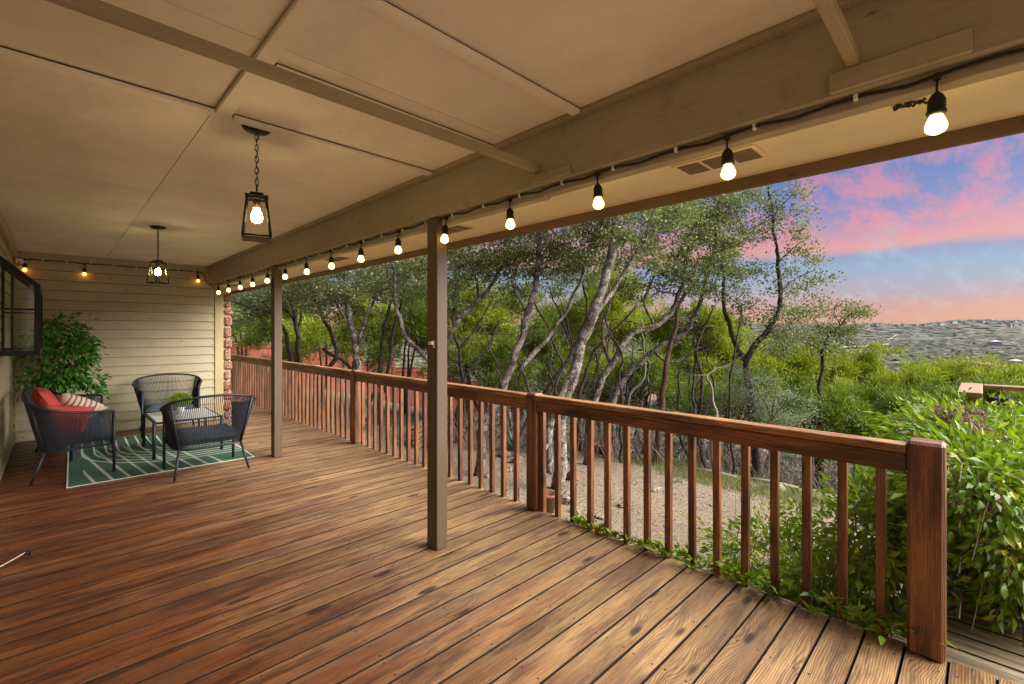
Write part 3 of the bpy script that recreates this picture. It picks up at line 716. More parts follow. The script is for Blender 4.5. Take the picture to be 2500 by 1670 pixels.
def rope_seat(name, ext, label, cat, group=None):
    C_ = empty(name, (0, 0, 0), 0, label, cat, group); e2 = ext / 2
    def wide(p):
        x = p[0]; f = max(-1, min(1, x / .20)); return (x + f * e2, p[1], p[2])
    bot = [(-.30, .27, .285), (-.302, .05, .28), (-.295, -.13, .275), (-.20, -.235, .27), (0, -.25, .27)]
    top = [(-.312, .275, .615), (-.345, .04, .63), (-.395, -.19, .685), (-.30, -.325, .755), (0, -.368, .785)]
    def full(c):
        if ext: mid = [(x * .999, c[-1][1], c[-1][2]) for x in (-.12, .12)]; c = c[:-1] + mid[:1]; c2 = [(-x, y, z) for x, y, z in c[::-1]]
        else: c2 = [(-x, y, z) for x, y, z in c[:-1][::-1]]
        return [wide(p) for p in c + c2]
    nr = int(150 + ext * 75)
    T = spline(full(top), nr); B = spline(full(bot), nr)
    MB().tube(T, .0125, 8).build('top_rail', M['chair'], C_)
    MB().tube(B, .010, 6).tube([B[0], B[-1]], .010, 6).build('seat_frame', M['chair'], C_)
    r = MB()
    for i in range(0, nr + 1):
        t = T[i]; b = B[i]; r.tube([t, b + (t - b) * .5 + Vector((0, -.003, 0)), b], .0030, 4, caps=False)
    o = r.build('rope_back', M['rope'], C_); o['kind'] = 'stuff'
    # legs: front straight up to the arm, rear splayed and carried up to the top rail
    for s_ in (-1, 1):
        X = s_ * (.312 + e2)
        MB().tube([(X, .278, 0), (X, .276, .61)], .0135, 10).build('leg', M['chair'], C_)
        MB().tube([(s_ * (.315 + e2), -.305, 0), (s_ * (.262 + e2), -.215, .275)], [.0105, .0135], 10).build('leg', M['chair'], C_)
        MB().tube([(s_ * (.262 + e2), -.215, .275), (s_ * (.345 + e2), -.305, .735)], .0115, 8).build('back_support', M['chair'], C_)
    if ext: MB().tube([(0, -.02, 0), (0, -.02, .27)], .0135, 8).build('leg', M['chair'], C_)
    cushion(.565 + ext, .50, .115, 'seat_cushion', M['cushion'], C_, (0, .035, .345))
    return C_
cC = rope_seat('rope_armchair', 0, 'charcoal rope armchair with its back to us, at the near edge of the rug', 'chair', 'charcoal rope seats round the low table')
cC.location = (1.115, 5.61, .006)
cB = copy_tree(cC); cB.location = (1.16, 8.05, 0.0); cB.rotation_euler.z = R(180 - 4); cB['label'] = 'charcoal rope armchair against the siding wall, facing the camera'
cA = rope_seat('rope_loveseat', 1.0, 'wide charcoal rope loveseat with pillows, left of the rug under the window', 'loveseat', 'charcoal rope seats round the low table')
cA.location = (.152, 6.945, .004); cA.rotation_euler.z = R(-90)

def striped(name, a, b):
    m, t = new_mat(name); tcn = t.a('ShaderNodeTexCoord'); sx = t.a('ShaderNodeSeparateXYZ', i_0=tcn.outputs['Object'])
    f = t.m('FRACT', t.m('MULTIPLY', sx.outputs[0], 22.0)); c = t.mix(t.m('MULTIPLY', t.m('LESS_THAN', f, .38), t.m('GREATER_THAN', t.m('ABSOLUTE', t.m('SUBTRACT', t.m('ABSOLUTE', sx.outputs[0]), .02)), .0)), lin(a), lin(b))
    c = t.mix(t.m('GREATER_THAN', t.m('ABSOLUTE', sx.outputs[0]), .14), c, lin(a))
    finish(t, c, 0.9, t.noise(tcn.outputs['Object'], 200), 0.2, .003); return m
mstr = striped('striped_cloth', (206, 192, 176), (150, 84, 74))
def pillow(label, loc, rot, size, mat):
    p = cushion(size, size, .15, 'throw_pillow', mat, None, loc, rot, 1.0, 12); tag(p, label, 'pillow', 'pillows piled on the loveseat')
pillow('plain coral throw pillow leaning on the loveseat back, highest of the pile', (-.02, 6.62, .645), (R(6), R(62), R(10)), .46, M['coral'])
pillow('pale pillow with thin rust stripes, lying against the coral pillows', (.15, 6.74, .60), (R(-30), R(28), R(15)), .42, mstr)
pillow('coral throw pillow seen through the ropes of the loveseat arm', (.08, 6.35, .53), (R(-66), R(10), R(4)), .36, M['coral'])

tb = empty('coffee_table', (1.105, 6.80, .006), 0, 'low square table with pale top and dark round legs on the rug', 'table')
MB().box(-.30, .30, -.385, .385, .395, .408, .003).build('table_top', simple('pale_table_top', (188, 190, 186), 0.35), tb)
f = MB()
for sgn in (-1, 1):
    f.tube([(sgn * .315, -.40, .395), (sgn * .315, .40, .395)], .011, 8); f.tube([(-.315, sgn * .40, .395), (.315, sgn * .40, .395)], .011, 8)
f.build('frame', M['chair'], tb)
for sx in (-1, 1):
    for sy in (-1, 1): MB().tube([(sx * .322, sy * .407, 0), (sx * .322, sy * .407, .405)], .017, 10).build('leg', M['chair'], tb)
for sx in (-1, 1): MB().tube([(sx * .322, -.40, .12), (sx * .322, .40, .12)], .008, 8).build('stretcher', M['chair'], tb)

def rug_mat():
    m, t = new_mat('green_rug'); tcn = t.a('ShaderNodeTexCoord'); s_ = t.a('ShaderNodeSeparateXYZ', i_0=tcn.outputs['Object']); x, y = s_.outputs[0], s_.outputs[1]
    # x 0..1.53, y 0..2.25 from the near left corner
    cx, cy = 1.12, 1.42
    dx = t.m('MAXIMUM', t.m('SUBTRACT', cx, x), 0.0); dy = t.m('MAXIMUM', t.m('SUBTRACT', cy, y), 0.0)
    d = t.m('SQRT', t.m('ADD', t.m('MULTIPLY', dx, dx), t.m('MULTIPLY', dy, dy)))
    ln = t.m('LESS_THAN', t.m('ABSOLUTE', t.m('SUBTRACT', t.m('FRACT', t.m('DIVIDE', d, .105)), 0.5)), .09)
    ln = t.m('MULTIPLY', ln, t.m('MULTIPLY', t.m('GREATER_THAN', d, .05), t.m('LESS_THAN', d, 1.02)))
    sl = t.m('ADD', x, t.m('MULTIPLY', y, .13))
    st = t.m('LESS_THAN', t.m('ABSOLUTE', t.m('SUBTRACT', t.m('FRACT', t.m('DIVIDE', sl, .128)), 0.5)), .10)
    dash = t.m('GREATER_THAN', t.m('FRACT', t.m('MULTIPLY', y, 60.0)), .30)
    st = t.m('MULTIPLY', t.m('MULTIPLY', st, t.m('MULTIPLY', t.m('GREATER_THAN', x, .12), t.m('LESS_THAN', t.m('ADD', x, t.m('MULTIPLY', y, .3)), 1.28))), t.m('MULTIPLY', t.m('LESS_THAN', y, 1.6), t.m('MULTIPLY_ADD', dash, .5, .5)))
    ex = t.m('MINIMUM', t.m('MINIMUM', x, t.m('SUBTRACT', 1.53, x)), t.m('MINIMUM', y, t.m('SUBTRACT', 2.25, y)))
    bd = t.m('LESS_THAN', ex, .013)
    f = t.m('MAXIMUM', t.m('MAXIMUM', ln, t.m('MULTIPLY', st, .8)), bd)
    wv = t.noise(tcn.outputs['Object'], 260, 2)
    g = t.mix(wv, lin((42, 72, 54)), lin((68, 102, 78)))
    finish(t, t.mix(f, g, lin((196, 204, 184))), 0.9, wv, 0.4, .002); return m
rug = MB().box(0, 1.53, 0, 2.25, 0, .006, .001).build('area_rug', rug_mat(), None, (.078, 5.79, .003), (0, 0, R(-1.2)))
tag(rug, 'flat green woven rug with cream curved lines under the seats', 'rug')

# ------------------------------------------------------------------ foliage machinery
def unit(n):
    v = rng.normal(size=(n, 3)); return v / np.linalg.norm(v, axis=1, keepdims=True)
def leaves_np(C, size, ratio=0.5, bias=(0, 0, 0.4), curl=.25, D=None, jit=.35):
    """diamond leaves, folded on the midrib: 4 verts each"""
    n = len(C); d = unit(n) if D is None else D + rng.normal(size=(n, 3)) * jit
    d = d / np.linalg.norm(d, axis=1, keepdims=True)
    nrm = unit(n) + np.array(bias); w_ = np.cross(d, nrm); w_ /= (np.linalg.norm(w_, axis=1, keepdims=True) + 1e-9); up = np.cross(w_, d)
    s = (size * rng.uniform(.65, 1.3, n))[:, None]
    a = C - d * s * .5; b = C + d * s * .5; l = C + w_ * s * ratio * .5 + up * s * curl * .3 - d * s * .05; r_ = C - w_ * s * ratio * .5 + up * s * curl * .3 - d * s * .05
    V = np.stack([a, l, b, r_], 1).reshape(-1, 3); F = np.arange(n * 4).reshape(-1, 4); return V, F
def sprays_np(C, length, width, D, jit=.5):
    n = len(C); d = D + rng.normal(size=(n, 3)) * jit; d /= np.linalg.norm(d, axis=1, keepdims=True)
    w_ = np.cross(d, unit(n)); w_ /= (np.linalg.norm(w_, axis=1, keepdims=True) + 1e-9); L = (length * rng.uniform(.5, 1.3, n))[:, None]
    V = np.stack([C - w_ * width * .5, C + w_ * width * .5, C + d * L], 1).reshape(-1, 3); return V, np.arange(n * 3).reshape(-1, 3)
def blob_pts(c, r, n, shell=.35):
    u = unit(n); rad = (rng.random(n) ** (1 / 3) * (1 - shell) + shell * rng.uniform(.8, 1.05, n))[:, None]
    return np.array(c) + u * rad * np.array(r), u

class Skel:
    """limbs as surveyed, smaller branches grown from them to wherever there is foliage"""
    def __init__(s): s.mb = MB(); s.N = []; s.Rr = []
    def limb(s, pts, r0, r1, sides=9, wob=.065, n_per=6, rough=.14, reg=True):
        n = max(4, (len(pts) - 1) * n_per); q = spline(pts, n)
        for i in range(1, n): q[i] = q[i] + mnoise.noise_vector(q[i] * 2.3) * wob + mnoise.noise_vector(q[i] * 6.1) * wob * .4
        rr = [r0 + (r1 - r0) * (i / n) ** .8 for i in range(n + 1)]
        rr = [r_ * (1 + rough * mnoise.noise(q[i] * 5)) for i, r_ in enumerate(rr)]
        b = len(s.mb.v); s.mb.tube(q, rr, sides)
        if sides >= 8:
            for k in range(b, len(s.mb.v)):
                v = Vector(s.mb.v[k]); s.mb.v[k] = tuple(v + mnoise.noise_vector(v * 13) * r0 * .13)
        if reg:
            for p, r_ in zip(q, rr): s.N.append(tuple(p)); s.Rr.append(r_)
        return q
    def grow(s, target, rmax=.016, sides=4, arch=.15):
        A = np.array(s.N); t = np.array(target); dd = np.linalg.norm(A - t, axis=1) + np.maximum(0, A[:, 2] - t[2]) * .9
        i = int(np.argmin(dd)); p = Vector(s.N[i]); q = Vector(target); L = (q - p).length
        if L < .06: return
        r0 = min(rmax, s.Rr[i] * .7) * min(1, .45 + L * .6); n = max(2, min(7, int(L / .16)))
        pts = []
        for k in range(n + 1):
            u = k / n; x = p.lerp(q, u) + Vector((0, 0, -arch * L * math.sin(u * math.pi) * .35)) + (mnoise.noise_vector(p.lerp(q, u) * 3.1) * .16 * L ** .5 * math.sin(u * math.pi))
            pts.append(x)
        rr = [r0 * (1 - .72 * k / n) for k in range(n + 1)]
        s.mb.tube(pts, rr, sides, caps=False)
        for x, r_ in zip(pts[1:], rr[1:]): s.N.append(tuple(x)); s.Rr.append(r_)

def oak(label, limbs, blobs, mat='oakleaf', barkm='bark', group='oaks behind the railing', name='oak_tree', leaf=.058, per=115, dens=1.7, rmax=.02, cat='tree'):
    """limbs: (points (dx,dy,depth), r0, r1); blobs: (dx, dy, depth, radius)"""
    sk = Skel(); base = P(*limbs[0][0][0])
    b0 = Vector((base.x, base.y, float(gz(base.x, base.y)) - .05))
    for pts, r0, r1 in limbs:
        w_ = [P(*p) for p in pts]
        if pts is limbs[0][0]: w_ = [b0] + [q for q in w_ if q.z > b0.z + .15]
        sk.limb(w_, r0 * .84, r1 * .8)
        for k in range(2 if rmax > .015 else 0):
            q0 = w_[-1 - (k % 2)]; tq = q0 + Vector((random.uniform(-.9, .9), random.uniform(-.6, .6), random.uniform(.1, .9))); sk.grow(tuple(tq), .028, 5, .5)
    CC = []; DD = []
    for dx, dy, dp, rad in blobs:
        c = P(dx, dy, dp); ns = max(3, int(16 * rad ** 2 * dens + 4))
        sub, u = blob_pts(c, (rad, rad, rad * .8), ns, .3)
        order = np.argsort(np.min(np.linalg.norm(sub[:, None] - np.array(sk.N)[None], axis=2), axis=1))
        for k in order: sk.grow(tuple(sub[k]), rmax)
        for k in range(ns):
            m_ = int(per * rng.uniform(.5, 1.4)); g = rng.normal(size=(m_, 3)) * np.array([.125, .125, .065]) * (rng.uniform(.7, 1.4))
            CC.append(sub[k] + g); DD.append(g)
    C_ = np.concatenate(CC); D_ = np.concatenate(DD); D_ = D_ / (np.linalg.norm(D_, axis=1, keepdims=True) + 1e-6)
    root = empty(name, b0, 0, label, cat, group)
    o = sk.mb.build('trunk', M[barkm], root, -b0)
    V, F = leaves_np(C_, leaf, .55, (0, 0, .5), .3, D_, .9)
    o2 = link('crown', np_mesh('crown', V - np.array(b0), F, M[mat]), root); o2['kind'] = 'stuff'
    return root

def cedar(label, c, r, depth_trunk=None, mat='cedar', n=150, per=70, lean=0.0, group='cedars on the slope', name='cedar_tree', L=.13, stems=2, W=.016):
    c = Vector(c); g = float(gz(c.x, c.y)); b0 = Vector((c.x + lean, c.y, g - .05)); sk = Skel()
    for k in range(stems):
        e = c + Vector((random.uniform(-.4, .4) * r[0], random.uniform(-.4, .4) * r[1], r[2] * random.uniform(.2, .5)))
        mid = b0.lerp(e, .5) + Vector((random.uniform(-.25, .25), random.uniform(-.25, .25), 0))
        sk.limb([b0 + Vector((random.uniform(-.1, .1), random.uniform(-.1, .1), 0)), mid, e], .075, .02, 6, .05, 4)
    nl = max(5, n // 9); lob, lu = blob_pts(c, r, nl, .75); keep = lu[:, 2] > -.45; lob = lob[keep]; lu = lu[keep]
    pick = rng.integers(len(lob), size=n); sub = lob[pick] + rng.normal(size=(n, 3)) * np.array([.20, .20, .17]); u = lu[pick] * .6 + (sub - lob[pick]) * 2.2
    # spiky outline: points pushed up into small leaders
    sub[:, 2] += np.maximum(0, rng.normal(size=n)) * .12 * (u[:, 2] > .2)
    for k in range(0, n, 3): sk.grow(tuple(sub[k]), .012, 3)
    CC = []; DD = []
    for k in range(n):
        m_ = per; q = rng.normal(size=(m_, 3)) * np.array([.085, .085, .08]) * rng.uniform(.7, 1.4)
        CC.append(sub[k] + q); DD.append(q * 7 + u[k] * .5 + np.array([0, 0, .45]))
    V, F = sprays_np(np.concatenate(CC), L * .85, W * 1.7, np.concatenate(DD), .35)
    root = empty(name, b0, 0, label, 'tree', group)
    sk.mb.build('trunk', M['bark_cedar'], root, -b0)
    o2 = link('crown', np_mesh('crown', V - np.array(b0), F, M[mat]), root); o2['kind'] = 'stuff'; return root

# ------------------------------------------------------------------ oaks
oak('large leaning oak just beyond the middle of the railing, thick grey trunk',
    [([(1278, 1108, 6.9), (1288, 960, 7.0), (1300, 900, 7.0), (1322, 830, 7.1), (1352, 740, 7.2), (1382, 650, 7.3), (1400, 570, 7.5), (1413, 495, 7.7), (1425, 400, 8)], .125, .075),
     ([(1352, 740, 7.2), (1420, 640, 7.5), (1470, 560, 7.9), (1500, 480, 8.2)], .05, .02), ([(1322, 830, 7.1), (1290, 900, 6.9), (1262, 980, 6.8), (1256, 1085, 6.7)], .06, .075)],
    [(1430, 510, 7.7, .75), (1360, 490, 7.9, .7), (1500, 490, 8.2, .8), (1455, 590, 7.9, .5), (1540, 470, 8.2, .6), (1400, 420, 7.9, .9), (1330, 560, 7.6, .4)])
oak('oak with a pale mottled forking trunk, right of the near porch post',
    [([(1096, 1078, 7.4), (1108, 980, 7.4), (1150, 890, 7.5), (1185, 810, 7.6), (1212, 720, 7.7), (1230, 640, 7.9), (1240, 540, 8.1), (1246, 470, 8.3)], .095, .05),
     ([(1190, 850, 7.6), (1240, 790, 7.8), (1290, 730, 8), (1330, 640, 8.2), (1352, 560, 8.4)], .06, .025), ([(1212, 720, 7.7), (1180, 650, 7.9), (1160, 560, 8.2)], .035, .015)],
    [(1230, 520, 8.3, .85), (1165, 560, 8.4, .6), (1300, 540, 8.5, .8), (1130, 600, 8.5, .45), (1260, 600, 8.3, .5), (1340, 620, 8.5, .4), (1200, 640, 8.2, .35)])
oak('oak with white-blotched limbs spreading left and right from behind the near porch post',
    [([(992, 1010, 8.0), (990, 900, 8.0), (1012, 800, 8.0), (1050, 735, 8.1), (1095, 685, 8.2), (1135, 640, 8.3), (1178, 590, 8.5)], .085, .03),
     ([(1000, 850, 8), (965, 805, 8.1), (925, 762, 8.2), (908, 700, 8.4), (903, 640, 8.6), (898, 590, 8.8)], .06, .03), ([(1095, 685, 8.2), (1086, 620, 8.4), (1074, 560, 8.6)], .035, .015)],
    [(1090, 580, 8.5, .75), (1040, 620, 8.5, .5), (1150, 560, 8.6, .6), (900, 610, 8.8, .6), (950, 600, 8.8, .6), (1060, 560, 8.8, .6), (870, 660, 8.8, .35)])
oak('upright oak with a rough grey trunk behind the railing, between the two porch posts',
    [([(832, 940, 11), (820, 845, 11), (814, 796, 11), (803, 750, 11), (795, 690, 11.1), (790, 620, 11.3), (788, 560, 11.5)], .125, .06),
     ([(814, 790, 11), (845, 730, 11), (850, 650, 11.2), (858, 600, 11.4)], .05, .03), ([(800, 740, 11), (765, 690, 11), (745, 640, 11.3)], .05, .02)],
    [(790, 630, 11.3, 1.0), (860, 625, 11.3, .9), (745, 640, 11.4, .8), (820, 690, 11, .55), (770, 700, 11, .5), (830, 610, 11.5, .9)])
oak('dark curved oak standing close to the red fence, right of the far porch post',
    [([(692, 880, 13), (686, 825, 13), (681, 750, 13), (672, 700, 13), (652, 645, 13.2)], .12, .05), ([(683, 760, 13), (700, 690, 13.2), (712, 640, 13.4)], .05, .03), ([(681, 740, 13), (640, 700, 13), (600, 690, 13)], .04, .02)],
    [(625, 670, 13, .9), (685, 655, 13.2, .9), (590, 690, 13, .6), (710, 645, 13.4, .8), (660, 690, 13, .5)], 'oakleaf', 'bark_dark')
oak('oak with two crossing crooked trunks in front of the fence',
    [([(728, 900, 12), (736, 860, 12), (775, 810, 12), (748, 745, 12), (725, 690, 12.1), (712, 640, 12.3)], .085, .04), ([(812, 870, 12), (815, 810, 12), (838, 740, 12), (858, 680, 12.2), (866, 620, 12.4)], .08, .03), ([(742, 800, 12), (790, 830, 12), (808, 860, 12)], .05, .06)],
    [(720, 670, 12.2, .75), (866, 655, 12.3, .8), (750, 700, 12, .5), (840, 720, 12, .35), (700, 640, 12.3, .7)], 'oakleaf', 'bark_dark')
oak('pair of slim dark oaks growing side by side left of the near porch post',
    [([(866, 900, 12), (868, 853, 12), (880, 750, 12), (897, 680, 12.2), (905, 610, 12.5)], .08, .035), ([(886, 900, 12), (890, 840, 12), (900, 760, 12), (915, 700, 12.2), (932, 630, 12.4)], .065, .03)],
    [(905, 630, 12.4, .8), (945, 640, 12.4, .8), (920, 700, 12.2, .5), (965, 690, 12.4, .45), (945, 590, 12.5, .8)], 'oakleaf', 'bark_dark')
oak('crooked oak with dark knuckled limbs leaning right, centre of the view',
    [([(1345, 1060, 8.6), (1352, 980, 8.7), (1368, 900, 8.8), (1400, 835, 8.9), (1442, 775, 9), (1498, 748, 9.1), (1540, 715, 9.2), (1562, 650, 9.4), (1575, 580, 9.6)], .105, .045),
     ([(1400, 835, 8.9), (1380, 760, 9), (1400, 690, 9.1), (1390, 620, 9.3)], .04, .02), ([(1498, 748, 9.1), (1480, 690, 9.2), (1500, 620, 9.4), (1492, 560, 9.6)], .035, .02)],
    [(1565, 560, 9.5, .95), (1500, 600, 9.4, .7), (1610, 600, 9.5, .6), (1560, 650, 9.4, .5), (1590, 500, 9.6, .9), (1440, 660, 9.4, .35), (1520, 520, 9.6, .8)])
oak('oak whose long low limb runs right along the slope before turning up, pale leaves',
    [([(1392, 1000, 9.6), (1405, 920, 9.7), (1440, 860, 9.8), (1500, 805, 9.9), (1568, 762, 10), (1602, 700, 10.1), (1622, 620, 10.2), (1642, 550, 10.4)], .11, .04),
     ([(1500, 805, 9.9), (1540, 830, 9.9), (1600, 800, 9.9), (1650, 770, 10)], .04, .015)],
    [(1625, 560, 10.3, .8), (1590, 640, 10.2, .55), (1660, 520, 10.4, .7), (1650, 640, 10.3, .5), (1620, 460, 10.4, .8), (1570, 450, 10.4, .8), (1520, 440, 10.4, .8)], 'oakleaf2')
oak('spreading dark-limbed oak at the far left, beside the stone corner',
    [([(664, 880, 12.5), (662, 800, 12.5), (640, 735, 12.4), (600, 712, 12.3), (560, 700, 12.2), (515, 680, 12)], .10, .02), ([(640, 735, 12.4), (600, 690, 12.4), (560, 650, 12.3)], .035, .015), ([(600, 712, 12.3), (550, 735, 12.2), (515, 725, 12)], .025, .012)],
    [(560, 655, 12.2, .55), (610, 660, 12.3, .5), (530, 690, 12.1, .35), (580, 700, 12.2, .3), (640, 650, 12.5, .6), (545, 735, 12, .3), (520, 655, 12.2, .4)], 'sage', 'bark_dark')
oak('lone airy oak against the sunset, dark trunk forked above the cedars',
    [([(1733, 1020, 9.6), (1722, 950, 9.5), (1718, 880, 9.5), (1714, 832, 9.5), (1745, 772, 9.5), (1776, 722, 9.5), (1790, 660, 9.5), (1785, 600, 9.6), (1775, 530, 9.6), (1768, 470, 9.7), (1762, 430, 9.7)], .12, .02),
     ([(1714, 832, 9.5), (1690, 790, 9.6), (1668, 740, 9.7), (1662, 680, 9.8), (1650, 610, 9.9), (1640, 540, 10), (1646, 470, 10), (1650, 430, 10)], .07, .02),
     ([(1785, 600, 9.6), (1820, 570, 9.6), (1860, 540, 9.6)], .02, .008), ([(1788, 670, 9.5), (1830, 640, 9.5), (1870, 620, 9.5)], .02, .008), ([(1772, 500, 9.7), (1800, 460, 9.7), (1830, 430, 9.7)], .015, .006)],
    [(1762, 450, 9.7, .42), (1825, 440, 9.7, .26), (1800, 500, 9.7, .42), (1855, 540, 9.6, .3), (1835, 600, 9.6, .42), (1800, 660, 9.5, .35), (1872, 635, 9.6, .22), (1705, 470, 9.8, .45), (1640, 460, 10, .55),
     (1700, 560, 9.8, .35), (1650, 620, 9.9, .4), (1735, 620, 9.7, .3), (1730, 720, 9.6, .35), (1830, 700, 9.5, .45), (1770, 775, 9.4, .45), (1680, 690, 9.8, .35), (1745, 530, 9.7, .3), (1800, 745, 9.5, .45), (1690, 420, 9.8, .4)],
    'oakleaf', 'bark_dark', 'oaks behind the railing', dens=2.6, per=62, rmax=.012)
oak('small oak with one limb reaching right over the valley, right of the lone airy oak',
    [([(1880, 850, 11.2), (1892, 800, 11.2), (1902, 770, 11.2), (1925, 745, 11.2), (1950, 718, 11.2), (1992, 702, 11.2)], .06, .012), ([(1896, 790, 11.2), (1870, 740, 11.2), (1850, 700, 11.2)], .03, .01), ([(1925, 745, 11.2), (1915, 710, 11.2), (1925, 690, 11.2)], .015, .006)],
    [(1905, 790, 11.2, .5), (1860, 770, 11.2, .5), (1925, 715, 11.2, .3), (1982, 712, 11.2, .25), (1925, 760, 11.2, .3), (1840, 720, 11.3, .4), (1950, 705, 11.2, .2), (1820, 790, 11.2, .5), (1935, 800, 11.2, .3), (1950, 760, 11.2, .2)],
    'oakleaf', 'bark_dark', dens=2.6, per=66, rmax=.010)
oak('slender oak behind the fork of the pale mottled oak', [([(1060, 980, 11), (1062, 900, 11), (1050, 800, 11), (1038, 710, 11.2), (1052, 620, 11.5)], .08, .03), ([(1050, 800, 11), (1100, 740, 11.2), (1130, 680, 11.4)], .04, .02)],
    [(1050, 640, 11.5, .8), (1120, 660, 11.5, .6), (1000, 640, 11.5, .7), (1090, 600, 11.8, .8), (1030, 700, 11.3, .4)], 'oakleaf', 'bark_dark')
oak('slender leaning oak seen between the two big grey trunks', [([(1240, 990, 11), (1250, 900, 11), (1310, 810, 11.2), (1345, 720, 11.5), (1335, 640, 11.8)], .07, .03), ([(1310, 810, 11.2), (1290, 740, 11.4), (1260, 660, 11.6)], .04, .02)],
    [(1330, 600, 11.8, .8), (1270, 640, 11.7, .7), (1400, 560, 11.8, .8), (1200, 600, 11.8, .6)], 'oakleaf2', 'bark_dark')

# cedars: (dx, dy, depth, rx, rz, kind, label)
CED = [(1480, 905, 13, 1.2, 1.0, 'cedar_dark', 'dark cedar bush low behind the crooked oak'),
 (1600, 880, 14.5, 1.3, 1.0, 'cedar', 'bright green cedar left of the lone airy oak'),
 (1745, 880, 14, 1.2, .85, 'cedar', 'bright green cedar directly behind the lone airy oak'),
 (1850, 880, 14, 1.3, .80, 'cedar', 'bright green cedar right of the lone airy oak, flat topped'),
 (1955, 895, 14.5, 1.2, .78, 'cedar', 'bright green cedar under the small reaching oak'),
 (2060, 905, 13.5, 1.1, .78, 'cedar', 'bright green cedar left of the creeper mound'),
 (2160, 910, 15, 1.3, .75, 'cedar', 'bright cedar just behind the creeper mound'),
 (2265, 905, 14, 1.2, .78, 'cedar', 'bright cedar behind the landing corner'),
 (2370, 905, 15.5, 1.4, .75, 'cedar', 'bright cedar behind the cable rail at the right edge'),
 (2490, 915, 14, 1.4, .8, 'cedar', 'bright cedar outside the right edge of the photo'),
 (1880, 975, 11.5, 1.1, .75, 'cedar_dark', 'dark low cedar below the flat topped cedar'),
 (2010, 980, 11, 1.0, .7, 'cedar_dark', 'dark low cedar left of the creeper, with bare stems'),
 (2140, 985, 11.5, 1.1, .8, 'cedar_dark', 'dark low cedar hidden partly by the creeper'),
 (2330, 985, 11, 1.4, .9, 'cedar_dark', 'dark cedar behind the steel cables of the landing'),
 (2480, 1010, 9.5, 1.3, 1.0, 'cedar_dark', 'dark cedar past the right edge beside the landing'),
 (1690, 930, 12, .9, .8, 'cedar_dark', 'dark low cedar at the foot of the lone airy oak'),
 (1080, 780, 14, 1.2, 1.3, 'cedar', 'sunny cedar behind the white-blotched oak'),
 (1185, 770, 15, 1.3, 1.3, 'cedar_dark', 'tall dark cedar behind the pale mottled oak'),
 (1290, 800, 16, 1.4, 1.2, 'cedar', 'sunny cedar between the two big grey trunks'),
 (1400, 740, 15, 1.1, 1.5, 'cedar', 'tall narrow cedar right of the leaning oak'),
 (1500, 800, 16, 1.3, 1.2, 'cedar', 'sunny cedar behind the knuckled limbs'),
 (1590, 780, 15, 1.1, 1.0, 'cedar_dark', 'dark cedar behind the upturned low limb'),
 (1670, 790, 14.5, .9, .9, 'cedar', 'sunny cedar left of the fork of the lone oak'),
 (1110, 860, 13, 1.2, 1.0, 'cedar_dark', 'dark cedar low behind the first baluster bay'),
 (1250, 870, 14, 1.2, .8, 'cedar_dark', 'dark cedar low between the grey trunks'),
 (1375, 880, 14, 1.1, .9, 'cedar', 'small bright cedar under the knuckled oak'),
 (735, 790, 16, 1.2, .8, 'cedar', 'yellow-green cedar above the red fence'),
 (930, 790, 14.5, 1.1, 1.2, 'cedar_dark', 'dark cedar left of the near porch post'),
 (1000, 740, 15, 1.1, 1.2, 'cedar_dark', 'dark cedar behind the near porch post'),
 (850, 760, 17, 1.2, 1.0, 'cedar', 'bright cedar beyond the fence between the oaks'),
 (640, 760, 18, 1.4, 1.0, 'cedar_dark', 'dark cedar beyond the fence left of the far post'),
 (555, 740, 19, 1.5, .8, 'cedar_dark', 'dark low cedar on the brushy slope at far left')]
for dx, dy, dp, rx, rz_, mt, lb in CED:
    vol = rx * rx * rz_
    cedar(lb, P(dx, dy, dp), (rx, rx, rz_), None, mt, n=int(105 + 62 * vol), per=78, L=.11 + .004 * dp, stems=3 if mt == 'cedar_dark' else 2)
c = P(2005, 815, 14.2); cedar('narrow cedar spire standing above the hedge of cedars', c - Vector((0, 0, .35)), (.28, .28, .65), None, 'cedar', n=46, per=60, stems=1)
c = P(2190, 855, 14.8); cedar('rounded yellow-green cedar top poking above the hedge near the right', c - Vector((0, 0, .2)), (.8, .8, .55), None, 'cedar', n=90, per=70, stems=1)

oak('silvery sage bush with tiny grey-green leaves at the foot of the lone oak',
    [([(1770, 985, 9.3), (1770, 930, 9.3), (1775, 880, 9.3)], .03, .01), ([(1768, 960, 9.3), (1740, 900, 9.3), (1720, 860, 9.3)], .02, .008), ([(1772, 960, 9.3), (1810, 910, 9.3), (1825, 880, 9.3)], .02, .008)],
    [(1760, 890, 9.3, .55), (1800, 930, 9.3, .5), (1730, 930, 9.4, .45), (1690, 870, 9.5, .4), (1780, 960, 9.2, .4)], 'sage', 'bark_dark', 'shrubs at the edge of the yard', 'sage_bush', leaf=.03, per=150, dens=2.2, cat='bush')

